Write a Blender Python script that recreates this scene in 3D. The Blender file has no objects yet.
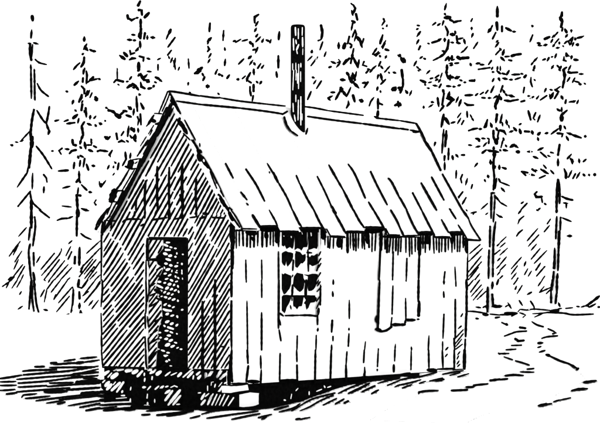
import bpy, math, random
from mathutils import Vector
random.seed(7)
sc = bpy.context.scene
COL = sc.collection

# ------------------------------------------------------------------ camera
F = 1873.0            # focal length in photo pixels (photo 600 x 423)
CX, HY = 300.0, 290.0  # principal column, horizon row
CAMH = 1.665
cam_d = bpy.data.cameras.new('camera')
cam = bpy.data.objects.new('camera', cam_d)
COL.objects.link(cam)
cam.location = (0, 0, CAMH)
cam.rotation_euler = (math.radians(90), 0, 0)
cam_d.sensor_width = 36.0
cam_d.lens = 36.0 * F / 600.0
cam_d.shift_y = (HY - 211.5) / 600.0
cam_d.clip_start = 0.5
cam_d.clip_end = 6000
sc.camera = cam

# ------------------------------------------------------------------ world, sun, view
w = bpy.data.worlds.new('World'); sc.world = w; w.use_nodes = True
nt = w.node_tree; nt.nodes.clear()
wo = nt.nodes.new('ShaderNodeOutputWorld'); bg = nt.nodes.new('ShaderNodeBackground')
sky = nt.nodes.new('ShaderNodeTexSky'); sky.sky_type = 'NISHITA'; sky.sun_disc = False
sky.sun_elevation = math.radians(48); sky.sun_rotation = math.radians(115)
hs = nt.nodes.new('ShaderNodeHueSaturation'); hs.inputs['Saturation'].default_value = 0.0
hs.inputs['Value'].default_value = 0.05
mx = nt.nodes.new('ShaderNodeMix'); mx.data_type = 'RGBA'; mx.inputs[0].default_value = 0.9
mx.inputs[7].default_value = (1, 1, 1, 1)      # flat white overcast over the sky
nt.links.new(sky.outputs[0], hs.inputs['Color']); nt.links.new(hs.outputs[0], mx.inputs[6])
nt.links.new(mx.outputs[2], bg.inputs[0]); bg.inputs[1].default_value = 1.9
nt.links.new(bg.outputs[0], wo.inputs[0])
sl = bpy.data.lights.new('sun', 'SUN'); sl.energy = 0.5; sl.angle = math.radians(20); sl.color = (1, 0.995, 0.98)
so = bpy.data.objects.new('sun', sl); COL.objects.link(so)
so.rotation_euler = (math.radians(42), 0, math.radians(65))
sc.view_settings.view_transform = 'Standard'; sc.view_settings.look = 'None'
sc.view_settings.exposure = 0; sc.view_settings.gamma = 1; sc.view_settings.use_curve_mapping = False
sc.cycles.max_bounces = 6; sc.cycles.diffuse_bounces = 4

# ------------------------------------------------------------------ materials
def mat(name, c0, c1, scale):
    m = bpy.data.materials.new(name); m.use_nodes = True
    n = m.node_tree; n.nodes.clear()
    o = n.nodes.new('ShaderNodeOutputMaterial'); d = n.nodes.new('ShaderNodeBsdfDiffuse')
    t = n.nodes.new('ShaderNodeTexNoise'); t.inputs['Scale'].default_value = scale
    g = n.nodes.new('ShaderNodeTexCoord'); r = n.nodes.new('ShaderNodeValToRGB')
    r.color_ramp.elements[0].position = .35; r.color_ramp.elements[1].position = .65
    r.color_ramp.elements[0].color = (*c0, 1); r.color_ramp.elements[1].color = (*c1, 1)
    n.links.new(g.outputs['Object'], t.inputs['Vector']); n.links.new(t.outputs[0], r.inputs[0])
    n.links.new(r.outputs[0], d.inputs[0]); n.links.new(d.outputs[0], o.inputs[0])
    return m
WHITE = mat('white_limewash', (.86, .86, .855), (.9, .9, .9), 3)
SNOW = mat('white_ground', (.87, .87, .87), (.9, .9, .9), .4)
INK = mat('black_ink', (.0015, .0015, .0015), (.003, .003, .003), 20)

# ------------------------------------------------------------------ geometry of the place
D1 = Vector((0.5850, 0.8110, 0)); D1.normalize()       # along the long wall
D2 = Vector((-D1.y, D1.x, 0))                            # along the gable wall
N0 = Vector((-0.965, 26.2, 0))                           # near corner on the ground
def P(t, s, z): return N0 + D1 * t + D2 * s + Vector((0, 0, z))
CAM = Vector((0, 0, CAMH))
def ray(px, py): return Vector(((px - CX) / F, 1.0, (HY - py) / F))

class Plane:
    def __init__(s, p, n, x0=-1e9, x1=1e9): s.p = p.copy(); s.n = n.normalized(); s.x0 = x0; s.x1 = x1
    def hit(s, px, py, off=0.0):
        px = min(max(px, s.x0), s.x1)
        r = ray(px, py); q = s.p + s.n * off
        return CAM + r * ((q - CAM).dot(s.n) / r.dot(s.n))
class Cyl:
    def __init__(s, c, r): s.c = c; s.r = r
    def hit(s, px, py, off=0.0):
        d = ray(px, py); R = s.r + off
        a = d.x * d.x + d.y * d.y; b = -2 * (d.x * s.c.x + d.y * s.c.y); c = s.c.x ** 2 + s.c.y ** 2 - R * R
        q = max(b * b - 4 * a * c, 0.0); k = (-b - math.sqrt(q)) / (2 * a)
        return CAM + d * k
ZT = [(-4, -.02), (.6, -.02), (1.65, .015), (2.1, .085), (2.47, .15), (3.3, .255), (4.5, .31), (6, .33), (8, .33)]
def zraw(t):
    if t <= ZT[0][0]: return ZT[0][1]
    for (a, za), (b, zb) in zip(ZT, ZT[1:]):
        if t <= b:
            return za + (zb - za) * (t - a) / (b - a)
    return ZT[-1][1]
def ground_z(t): return (zraw(t - .25) + zraw(t) + zraw(t + .25)) / 3
def gz_at(p): return ground_z((p - N0).dot(D1))
class Ground:
    def hit(s, px, py, off=0.0):
        d = ray(px, py); k0 = 15.0; k = 15.0
        def g(k):
            p = CAM + d * k
            return p.z - gz_at(p) - off
        while k < 900:
            k1 = k * 1.01
            if g(k1) < 0:
                lo, hi = k, k1
                for _ in range(30):
                    m = (lo + hi) / 2
                    if g(m) < 0: hi = m
                    else: lo = m
                return CAM + d * hi
            k = k1
        return CAM + d * 900
GROUND = Ground()
GAB = Plane(P(0, 0, 0), -D1, 100.3, 231.0)
SIDE = Plane(P(0, 0, 0), -D2, 231.0, 468.5)
BARGE = Plane(P(-.065, 0, 0), -D1)
RZ, RS, EZ, ES = 4.49, 1.05, 2.515, -.28
nr = (D1).cross(P(0, ES, EZ) - P(0, RS, RZ)); nr.normalize()
if nr.z < 0: nr = -nr
ROOF = Plane(P(0, RS, RZ), nr)

# ------------------------------------------------------------------ mesh builder
class MB:
    def __init__(s): s.v = []; s.f = []; s.m = []
    def face(s, pts, mi=0):
        i = len(s.v); s.v += [tuple(p) for p in pts]; s.f.append(tuple(range(i, i + len(pts)))); s.m.append(mi)
    def prism(s, pts, dv, mi=0, mside=None):
        """pts polygon extruded by dv"""
        if mside is None: mside = mi
        n = len(pts); i = len(s.v)
        s.v += [tuple(p) for p in pts] + [tuple(p + dv) for p in pts]
        s.f.append(tuple(range(i, i + n))); s.m.append(mi)
        s.f.append(tuple(range(i + 2 * n - 1, i + n - 1, -1))); s.m.append(mi)
        for k in range(n):
            j = (k + 1) % n
            s.f.append((i + k, i + n + k, i + n + j, i + j)); s.m.append(mside)
    def box(s, t0, t1, s0, s1, z0, z1, mi=0):
        s.prism([P(t0, s0, z0), P(t1, s0, z0), P(t1, s1, z0), P(t0, s1, z0)], Vector((0, 0, z1 - z0)), mi)
    def tube(s, pts, rad, mi=0, n=6):
        rings = []
        for k, p in enumerate(pts):
            d = (pts[min(k + 1, len(pts) - 1)] - pts[max(k - 1, 0)])
            d = d.normalized() if d.length > 1e-9 else Vector((0, 0, 1))
            a = d.cross(Vector((0, 1, 0)))
            if a.length < .05: a = d.cross(Vector((1, 0, 0)))
            a.normalize(); b = d.cross(a)
            i = len(s.v)
            for q in range(n):
                an = 2 * math.pi * q / n
                s.v.append(tuple(p + (a * math.cos(an) + b * math.sin(an)) * rad[k]))
            rings.append(i)
        for i, j in zip(rings, rings[1:]):
            for q in range(n):
                r = (q + 1) % n
                s.f.append((i + q, i + r, j + r, j + q)); s.m.append(mi)
        s.f.append(tuple(rings[0] + q for q in range(n - 1, -1, -1))); s.m.append(mi)
        s.f.append(tuple(rings[-1] + q for q in range(n))); s.m.append(mi)
    def build(s, name, parent=None, mats=(WHITE, INK)):
        me = bpy.data.meshes.new(name)
        o = Vector((0, 0, 0))
        if parent is not None:
            q = parent
            while q is not None: o = o + q.location; q = q.parent
        me.from_pydata([tuple(Vector(v) - o) for v in s.v], [], s.f)
        for m in mats: me.materials.append(m)
        me.polygons.foreach_set('material_index', s.m)
        me.update()
        ob = bpy.data.objects.new(name, me); COL.objects.link(ob)
        if parent is not None: ob.parent = parent
        return ob

def tag(o, label=None, cat=None, group=None, kind=None):
    if label: o['label'] = label
    if cat: o['category'] = cat
    if group: o['group'] = group
    if kind: o['kind'] = kind
    return o
def empty(name, loc):
    o = bpy.data.objects.new(name, None); COL.objects.link(o); o.location = loc
    o.empty_display_size = .3
    return o

# ------------------------------------------------------------------ strokes
def parse(tx, ty, txt, scale=6.0):
    out = []
    for it in txt.split(';'):
        it = it.split()
        if not it: continue
        wd = float(it[0]) / scale
        pts = [(tx + float(a.split(',')[0]) / scale, ty + float(a.split(',')[1]) / scale) for a in it[1:]]
        out.append((wd, pts))
    return out
def spline(pts, step=2.2):
    if len(pts) == 2:
        (x0, y0), (x1, y1) = pts
        n = max(2, int(math.hypot(x1 - x0, y1 - y0) / step))
        return [(x0 + (x1 - x0) * i / n, y0 + (y1 - y0) * i / n) for i in range(n + 1)]
    out = []
    for i in range(len(pts) - 1):
        p0 = pts[max(i - 1, 0)]; p1 = pts[i]; p2 = pts[i + 1]; p3 = pts[min(i + 2, len(pts) - 1)]
        n = max(1, int(math.hypot(p2[0] - p1[0], p2[1] - p1[1]) / step))
        for k in range(n):
            t = k / n
            out.append(tuple(.5 * (2 * p1[c] + (p2[c] - p0[c]) * t + (2 * p0[c] - 5 * p1[c] + 4 * p2[c] - p3[c]) * t * t
                                   + (3 * p1[c] - p0[c] - 3 * p2[c] + p3[c]) * t ** 3) for c in (0, 1)))
    out.append(pts[-1])
    return out
rs = random.Random(3)
GAIN = 0.46
def profile(pts, wd, gain=None, wob=.09):
    """centre points and half widths with rounded, slightly tapered ends"""
    g = GAIN if gain is None else gain
    W = wd + g
    c = spline(pts)
    # extend ends a little for rounded caps
    def ext(a, b, L):
        d = math.hypot(a[0] - b[0], a[1] - b[1]) or 1
        return (a[0] + (a[0] - b[0]) / d * L, a[1] + (a[1] - b[1]) / d * L)
    e0 = ext(c[0], c[1], W * .34); e1 = ext(c[-1], c[-2], W * .34)
    n = len(c); ta = rs.uniform(.62, .92); tb = rs.uniform(.62, .92)
    L = sum(math.hypot(c[i + 1][0] - c[i][0], c[i + 1][1] - c[i][1]) for i in range(n - 1)) or 1
    acc = 0; h = []; ph = rs.uniform(0, 6.28)
    for i in range(n):
        if i: acc += math.hypot(c[i][0] - c[i - 1][0], c[i][1] - c[i - 1][1])
        ua = min(1, acc / min(6, L * .5)); ub = min(1, (L - acc) / min(6, L * .5))
        k = (ta + (1 - ta) * ua) * (tb + (1 - tb) * ub)
        h.append(W / 2 * k * (1 + wob * math.sin(ph + acc * 1.1) + rs.uniform(-.04, .04)))
    return [e0] + c + [e1], [h[0] * .42] + h + [h[-1] * .42]
def ribbon(mb, surf, wd, pts, off=.0025, mi=1, gain=None, clip=None):
    c, h = profile(pts, wd, gain)
    L = []; R = []
    for i, p in enumerate(c):
        a = c[max(i - 1, 0)]; b = c[min(i + 1, len(c) - 1)]
        dx, dy = b[0] - a[0], b[1] - a[1]; d = math.hypot(dx, dy) or 1
        nx, ny = -dy / d, dx / d
        L.append(surf.hit(p[0] + nx * h[i], p[1] + ny * h[i], off)); R.append(surf.hit(p[0] - nx * h[i], p[1] - ny * h[i], off))
    i0 = len(mb.v)
    for a, b in zip(L, R): mb.v += [tuple(a), tuple(b)]
    for k in range(len(L) - 1):
        i = i0 + 2 * k
        mb.f.append((i, i + 1, i + 3, i + 2)); mb.m.append(mi)
def ink(mb, surf, tx, ty, txt, off=.0025, mi=1, gain=None):
    for wd, pts in parse(tx, ty, txt):
        if len(pts) < 2: continue
        ribbon(mb, surf, wd, pts, off, mi, gain if mi == 1 else (gain if gain is not None else -.1))
def inkS(mb, surf, tx, ty, sc_, txt, off=.0025, mi=1, gain=None):
    for wd, pts in parse(tx, ty, txt, sc_):
        ribbon(mb, surf, wd, pts, off, mi, gain if mi == 1 else (gain if gain is not None else -.1))
def blob(mb, surf, pts, off=.004, mi=1):
    """filled ink patch, photo pixels"""
    mb.face([surf.hit(x, y, off) for x, y in pts], mi)
def tblob(mb, surf, tx, ty, txt, off=.004, mi=1):
    for poly in txt.split(';'):
        if poly.strip():
            blob(mb, surf, [(tx + float(a.split(',')[0]) / 6, ty + float(a.split(',')[1]) / 6) for a in poly.split()], off, mi)
def inside(x, y, poly):
    r = False; n = len(poly)
    for i in range(n):
        x1, y1 = poly[i]; x2, y2 = poly[(i + 1) % n]
        if (y1 > y) != (y2 > y) and x < (x2 - x1) * (y - y1) / (y2 - y1) + x1: r = not r
    return r
# ================================================================== GROUND
ts = [-3000, -400, -60, -4] + [-1 + .08 * i for i in range(115)] + [9, 60, 400, 3000]
g = MB()
for a, b in zip(ts, ts[1:]):
    za, zb = ground_z(a), ground_z(b)
    g.face([P(a, -3000, za), P(b, -3000, zb), P(b, 3000, zb), P(a, 3000, za)])
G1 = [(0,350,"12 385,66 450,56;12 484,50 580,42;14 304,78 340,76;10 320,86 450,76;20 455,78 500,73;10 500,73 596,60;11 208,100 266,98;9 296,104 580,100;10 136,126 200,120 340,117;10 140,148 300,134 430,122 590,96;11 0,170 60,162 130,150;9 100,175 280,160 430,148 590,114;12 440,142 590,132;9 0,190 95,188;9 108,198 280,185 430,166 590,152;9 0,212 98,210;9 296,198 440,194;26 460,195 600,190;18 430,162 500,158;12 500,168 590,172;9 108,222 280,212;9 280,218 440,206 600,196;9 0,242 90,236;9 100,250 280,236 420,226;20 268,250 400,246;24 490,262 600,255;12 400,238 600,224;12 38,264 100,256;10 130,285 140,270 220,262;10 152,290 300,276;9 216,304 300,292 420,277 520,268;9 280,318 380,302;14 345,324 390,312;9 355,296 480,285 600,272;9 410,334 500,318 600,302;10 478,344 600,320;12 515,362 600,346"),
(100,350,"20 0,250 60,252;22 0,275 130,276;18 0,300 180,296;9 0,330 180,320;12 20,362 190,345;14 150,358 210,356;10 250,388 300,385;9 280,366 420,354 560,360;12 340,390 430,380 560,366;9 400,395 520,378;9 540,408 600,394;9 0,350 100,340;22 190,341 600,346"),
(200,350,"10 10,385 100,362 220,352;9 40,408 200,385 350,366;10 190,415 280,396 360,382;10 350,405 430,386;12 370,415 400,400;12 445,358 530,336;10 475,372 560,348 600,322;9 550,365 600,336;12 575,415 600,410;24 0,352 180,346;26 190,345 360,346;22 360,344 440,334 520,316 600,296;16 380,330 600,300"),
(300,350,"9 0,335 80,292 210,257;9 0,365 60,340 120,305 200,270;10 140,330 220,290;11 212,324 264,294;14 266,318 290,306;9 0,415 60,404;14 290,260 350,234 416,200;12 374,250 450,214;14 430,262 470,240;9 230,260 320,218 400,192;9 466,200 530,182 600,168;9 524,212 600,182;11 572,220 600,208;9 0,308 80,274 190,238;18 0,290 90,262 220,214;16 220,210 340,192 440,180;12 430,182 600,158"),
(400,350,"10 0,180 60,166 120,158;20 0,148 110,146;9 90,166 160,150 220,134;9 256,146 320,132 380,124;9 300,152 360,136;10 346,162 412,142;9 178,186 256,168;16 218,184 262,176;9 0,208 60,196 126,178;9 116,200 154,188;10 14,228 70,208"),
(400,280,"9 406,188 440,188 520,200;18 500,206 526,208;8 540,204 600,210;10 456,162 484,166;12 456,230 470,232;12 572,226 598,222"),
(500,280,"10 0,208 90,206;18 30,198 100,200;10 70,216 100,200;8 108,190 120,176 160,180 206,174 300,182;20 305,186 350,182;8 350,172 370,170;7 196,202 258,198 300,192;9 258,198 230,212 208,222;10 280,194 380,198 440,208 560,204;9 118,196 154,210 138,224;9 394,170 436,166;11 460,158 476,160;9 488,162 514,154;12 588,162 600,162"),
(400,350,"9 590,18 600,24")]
for tx, ty, s in G1: ink(g, GROUND, tx, ty, s, off=.012)  # ink strokes paint the ground shadow, plus a few ground lines
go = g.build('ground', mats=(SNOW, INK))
tag(go, 'white open ground with inked shadow hatching and ground lines around the cabin', 'ground', kind='structure')

# path across the clearing
p_left = [(520,316.5),(524,327),(505,336),(519,341),(500,352),(512,358),(530,365),(519,372),(500,377),(480,382),(462,387),(440,391),(418,394),(400,400),(380,410),(365,420)]
p_right = [(548,316.5),(534,322),(556,332),(541,338),(539,346),(550,355),(568,362),(578,369),(590,378),(588,382),(572,390),(556,398),(540,405),(515,409),(490,415),(470,424)]
pm = MB()
cl, cr = spline(p_left, 2), spline(p_right, 2)
n = 220
def samp(c, u):
    f = u * (len(c) - 1); i = min(int(f), len(c) - 2); k = f - i
    return (c[i][0] * (1 - k) + c[i + 1][0] * k, c[i][1] * (1 - k) + c[i + 1][1] * k)
rows = []
for i in range(n + 1):
    a, b = samp(cl, i / n), samp(cr, i / n)
    rows.append([GROUND.hit(a[0] * (1 - q / 14) + b[0] * q / 14, a[1] * (1 - q / 14) + b[1] * q / 14, -.02 if q in (0, 14) else .004) for q in range(15)])
for a, b in zip(rows, rows[1:]):
    for q in range(14): pm.face([a[q], a[q + 1], b[q + 1], b[q]])
for tx, ty, s in [(500,280,"9 10,254 44,270;16 36,264 44,268;11 192,250 220,268 260,280;14 118,284 154,288;8 118,280 152,292;9 26,336 70,320 100,310 160,306;10 288,292 320,306;12 320,306 336,316 316,322;9 250,350 280,340 346,334;14 228,378 256,376;14 90,352 110,362;14 104,366 144,362;9 226,404 246,398;8 68,392 130,390;9 36,418 96,414"),
 (500,350,"8 0,20 54,20;8 24,40 76,58;9 92,64 130,74 176,90;8 162,114 204,110;9 122,130 204,132;11 30,154 80,148 140,152;11 0,176 46,172;10 236,12 270,2;18 278,28 296,32;12 296,34 360,64 410,80;14 410,80 466,112;16 460,118 470,110;16 504,194 576,184;14 430,244 470,234 524,232;18 232,334 280,324;10 280,324 310,322;10 322,310 356,300;8 356,300 424,286"),
 (400,350,"14 112,262 116,252;10 112,252 160,244 230,242;11 308,242 406,238;12 396,222 440,220 456,210;10 440,210 528,202;13 540,182 600,174")]:
    ink(pm, GROUND, tx, ty, s, off=.014)
po = pm.build('path', mats=(SNOW, INK))
tag(po, 'pale winding footpath edged with broken dark lines', 'path', kind='structure')

# ================================================================== CABIN
cabin = empty('log_cabin', P(0, 0, 0)); cabin.name = 'wooden_cabin'
tag(cabin, 'small white board cabin with steep roof, dark open doorway and tall stovepipe', 'cabin')
LEN = 6.44; WID = 2.40; Z_GB = .548; Z_SB = .335
def gab_s(px):   # s of a pixel column on the gable plane
    return (GAB.hit(px, 300) - N0).dot(D2)
def gab_z(px, py): return GAB.hit(px, py).z
def side_t(px): return (SIDE.hit(px, 300) - N0).dot(D1)
def side_z(px, py): return SIDE.hit(px, py).z

# ---- front (gable) wall with door opening
fw = MB()
ds0, ds1 = gab_s(186.5), gab_s(146.5)        # right and left jamb
dz1 = gab_z(166, 238.5)
TH = .08
def zr_near(s): return EZ + (s - ES) * (RZ - EZ) / (RS - ES) - .05
def zr_far(s): return RZ - (s - RS) * (RZ - 2.5) / (2.45 - RS) - .05
def gp(pts): fw.prism([P(0, s, z) for s, z in pts], D1 * TH)
gp([(0, Z_GB), (ds0, Z_GB), (ds0, dz1), (0, dz1)])
gp([(ds1, Z_GB), (WID, Z_GB), (WID, dz1), (ds1, dz1)])
gp([(0, dz1), (WID, dz1), (WID, zr_far(WID)), (RS, zr_near(RS)), (0, zr_near(0))])
# pen hatching, the gable's shade drawn in ink
HP = [(103.5, 224), (110, 205), (166, 98), (226, 207), (230, 226), (229.5, 369), (102.5, 367)]
DOOR = [(144, 237), (188, 237), (188, 371), (144, 371)]
gaps = [[(109,227),(112,239),(119,242),(125,253),(132,270),(136,284)], [(110,288),(113,300),(116,320),(120,335),(124,352)],
        [(157,162),(148,178),(142,178)], [(171,168),(163,178),(152,196)], [(186,155),(177,170),(173,190)], [(190,172),(186,182),(183,200)],
        [(168,232),(172,240)], [(186,228),(196,224),(193,256)], [(210,222),(207,236),(217,248)], [(192,310),(188,330)], [(150,200),(146,214)],[(128,362),(134,352)]]
def near_gap(x, y, d=None):
    d = hr.choice((0, .7, 1.2, 1.3)) * (.0 if y > 330 else 1) if d is None else d
    for gl in gaps:
        for (x1, y1), (x2, y2) in zip(gl, gl[1:]):
            L2 = (x2 - x1) ** 2 + (y2 - y1) ** 2; u = max(0, min(1, ((x - x1) * (x2 - x1) + (y - y1) * (y2 - y1)) / L2))
            if math.hypot(x - x1 - u * (x2 - x1), y - y1 - u * (y2 - y1)) < d: return True
    return False
hr = random.Random(11)
def slope(x, y, right):
    if right: return .54 + .10 * max(0, min(1, (y - 250) / 90))
    return .55 + .27 * max(0, min(1, (y - 235) / 70)) * max(0, min(1, (190 - x) / 40))
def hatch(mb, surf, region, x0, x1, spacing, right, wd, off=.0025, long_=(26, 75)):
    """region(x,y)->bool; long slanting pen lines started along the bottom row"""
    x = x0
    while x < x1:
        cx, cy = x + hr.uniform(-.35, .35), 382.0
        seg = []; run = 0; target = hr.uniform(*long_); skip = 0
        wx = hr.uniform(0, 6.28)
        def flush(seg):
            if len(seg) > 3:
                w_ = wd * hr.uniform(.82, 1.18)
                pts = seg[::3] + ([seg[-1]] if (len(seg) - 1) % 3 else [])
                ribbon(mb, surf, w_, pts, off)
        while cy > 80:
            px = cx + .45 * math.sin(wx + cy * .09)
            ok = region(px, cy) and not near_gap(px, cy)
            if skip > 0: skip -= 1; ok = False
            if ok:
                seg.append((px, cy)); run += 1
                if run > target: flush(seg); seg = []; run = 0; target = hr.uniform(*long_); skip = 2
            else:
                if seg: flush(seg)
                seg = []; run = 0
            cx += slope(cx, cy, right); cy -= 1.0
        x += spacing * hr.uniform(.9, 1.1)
def regA(x, y): return inside(x, y, HP) and not inside(x, y, DOOR) and not (x > 188 and y > 214 + (x-188)*.0)
def regB(x, y): return inside(x, y, HP) and not inside(x, y, DOOR) and x > 188 and y > 214
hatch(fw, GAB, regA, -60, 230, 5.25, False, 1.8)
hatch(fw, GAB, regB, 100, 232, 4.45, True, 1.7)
# board joints and seams
for tx, ty, s in [(100,140,"11 218,350 214,420;13 274,245 268,330 270,420;14 343,160 342,300 346,420;13 415,165 413,300 415,420;16 493,145 492,300 496,420;18 480,330 500,390;13 578,235 574,330 578,420"),
 (100,210,"12 208,10 206,36;14 270,0 268,48;14 342,0 330,30;20 412,0 416,52;14 492,0 493,52;14 576,0 578,40;10 20,66 95,66;12 135,72 160,56 240,55;12 245,95 262,85;11 310,60 400,46;10 445,55 500,45;11 540,46 570,42;10 68,70 66,110;18 20,70 24,110;11 6,90 8,200 6,420;18 10,120 12,150;20 0,60 30,62 12,90;10 0,52 60,4"),
 (200,210,"11 75,45 145,48;18 20,20 45,25;14 0,50 30,40"),
 (100,280,"11 12,0 14,60 6,160;9 6,200 10,330;12 8,330 10,420"),
 (200,210,"34 196,60 192,190;26 196,180 196,350;16 190,350 190,420"),
 (200,280,"15 188,0 188,100;11 186,125 186,300 190,420;14 15,130 14,300 20,420;15 90,0 88,150 92,420;9 120,400 150,400"),
 (100,350,"9 8,0 14,80 16,100;9 16,104 140,108 260,106;12 80,118 100,100;7 300,108 520,104"),
 (200,350,"26 176,122 176,205;14 190,0 180,110 200,190;18 12,0 18,180;15 90,0 88,150 90,185;8 130,120 225,118;8 10,120 100,122;9 30,175 60,160;9 90,190 130,150")]:
    ink(fw, GAB, tx, ty, s, off=.0045)
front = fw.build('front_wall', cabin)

# ---- doorway: black panel painted as the interior darkness, frame and inward-open leaf
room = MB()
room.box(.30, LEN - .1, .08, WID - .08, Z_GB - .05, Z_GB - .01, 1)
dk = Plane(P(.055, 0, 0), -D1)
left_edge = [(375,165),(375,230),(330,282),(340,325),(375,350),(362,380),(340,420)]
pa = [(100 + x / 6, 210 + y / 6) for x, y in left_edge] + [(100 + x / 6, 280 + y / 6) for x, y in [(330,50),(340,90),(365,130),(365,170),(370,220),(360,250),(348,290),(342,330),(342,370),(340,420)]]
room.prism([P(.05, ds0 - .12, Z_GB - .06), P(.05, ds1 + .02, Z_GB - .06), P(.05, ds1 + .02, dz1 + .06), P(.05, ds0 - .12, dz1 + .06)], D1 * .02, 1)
LG = ('400,190','398,208','390,262','410,298','410,355','415,395')
for tx, ty, k, s in [(140,230,10,"26 232,142 275,160;20 265,125 295,125;18 300,170 318,175;16 345,183 362,185;22 255,198 300,200;28 240,235 268,242;16 368,228 368,240;18 425,243 432,245;26 290,260 312,255;22 350,268 358,268;24 262,290 302,302;14 372,330 380,328;20 418,335 420,345;24 250,335 270,338;28 300,352 316,355;20 350,365 374,360;14 242,370 246,385;26 265,400 295,390;14 320,402 318,418;12 365,408 372,404;14 418,400 420,418"),
 (140,272,10,"18 242,18 262,14;18 285,38 308,26;14 355,2 372,8;14 418,5 420,20;16 352,40 358,52;16 378,55 388,66;10 424,60 426,74;20 255,72 278,66;22 305,78 325,88;16 355,98 375,92;22 180,98 205,98;20 240,110 255,108;28 285,125 305,120;20 335,135 345,125;22 378,138 382,150;22 170,132 225,158;28 260,168 280,155;24 305,178 322,168;20 345,188 362,178;18 384,190 388,204;24 150,178 170,175;26 190,195 215,188;20 240,208 255,196;24 275,220 292,212;18 315,230 330,220;22 165,240 185,228;14 210,246 222,242;22 245,250 265,255;18 285,270 305,258;22 325,280 348,270;20 378,282 380,292;20 242,332 262,318;22 285,336 302,340;18 325,356 342,348;24 235,372 260,382 312,388;24 185,345 200,358;18 415,380 428,376;16 262,418 285,414;16 165,390 158,400"),
 (140,314,10,"20 260,5 280,5;20 310,20 335,12;20 370,20 376,34;30 260,82 285,72;26 308,102 328,92;22 362,118 376,105;20 240,115 250,124;22 278,132 332,150;20 252,168 280,168;20 302,178 325,188;16 365,196 372,200;22 275,215 302,216;26 250,250 272,248;24 295,270 322,258;16 345,284 366,290;34 260,315 290,302;22 312,330 342,316;14 368,342 384,334;18 402,352 418,352;28 188,108 200,95;20 175,186 205,186;24 155,224 178,216;20 198,238 212,236;26 160,280 192,264;18 165,346 190,352;18 215,362 245,372;18 270,386 292,388;18 250,415 275,415"),
 (100,350,6,"12 385,33 395,38;14 396,68 404,68;12 372,100 380,96;9 420,95 430,96;10 412,58 418,62")]:
    inkS(room, dk, tx, ty, k, s, .008, 0, -.1)
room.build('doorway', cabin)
# open leaf, seen as the pale hatched strip at the left of the opening
leaf = MB()
lp = Plane(P(.018, 0, 0), -D1)
poly = [(147.5, 238.5)] + [(x, y) for x, y in pa] + [(156, 355), (155, 371), (147.5, 371)]
lpts = [lp.hit(x, y) for x, y in poly]
leaf.prism(lpts, D1 * .02)
LP = poly
hr = random.Random(23)
hatch(leaf, lp, lambda x, y: inside(x, y, LP), 0, 190, 5.0, False, 1.7, off=.0025)  # shade hatching inked on the leaf as on the wall
ink(leaf, lp, 100, 210, "18 295,298 330,298 372,305;12 368,230 352,252;12 372,340 340,360;9 364,400 340,392", off=.0045)
ink(leaf, lp, 100, 280, "9 300,40 330,20;9 300,95 340,75;9 300,160 350,130;10 330,250 372,225;9 300,330 345,300;10 300,380 350,350;20 330,60 360,70;12 340,110 365,120", off=.0045)
ink(leaf, lp, 100, 350, "12 295,60 340,10;10 330,110 380,60;9 360,110 400,80;9 290,100 310,90", off=.0045)
leaf.build('door', cabin)
df = MB()
# door frame boards (ink-dark edges)
df.prism([GAB.hit(x, y, .007) for x, y in [(144.6, 237), (148.4, 237), (148.0, 300), (147.4, 369.5), (144.6, 369.5)]], D1 * .015, 0)
df.prism([GAB.hit(x, y, .007) for x, y in [(185.8, 238), (188, 238), (187.6, 369.5), (185.8, 369.5)]], D1 * .015, 1)
df.prism([GAB.hit(x, y, .007) for x, y in [(148.4, 236.8), (186.4, 237.2), (186.4, 240), (148.4, 240)]], D1 * .015, 1)
ink(df, GAB, 100, 210, "18 284,172 284,300;9 276,300 276,420;8 290,300 292,340", off=.010)
ink(df, GAB, 100, 280, "10 275,0 278,120 274,200;8 292,0 294,60 284,130;11 270,200 272,290;10 284,220 290,280;9 270,340 274,420;9 288,350 292,420", off=.010)
ink(df, GAB, 100, 350, "11 274,0 276,80 282,110", off=.010)
df.build('door_frame', cabin)

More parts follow.
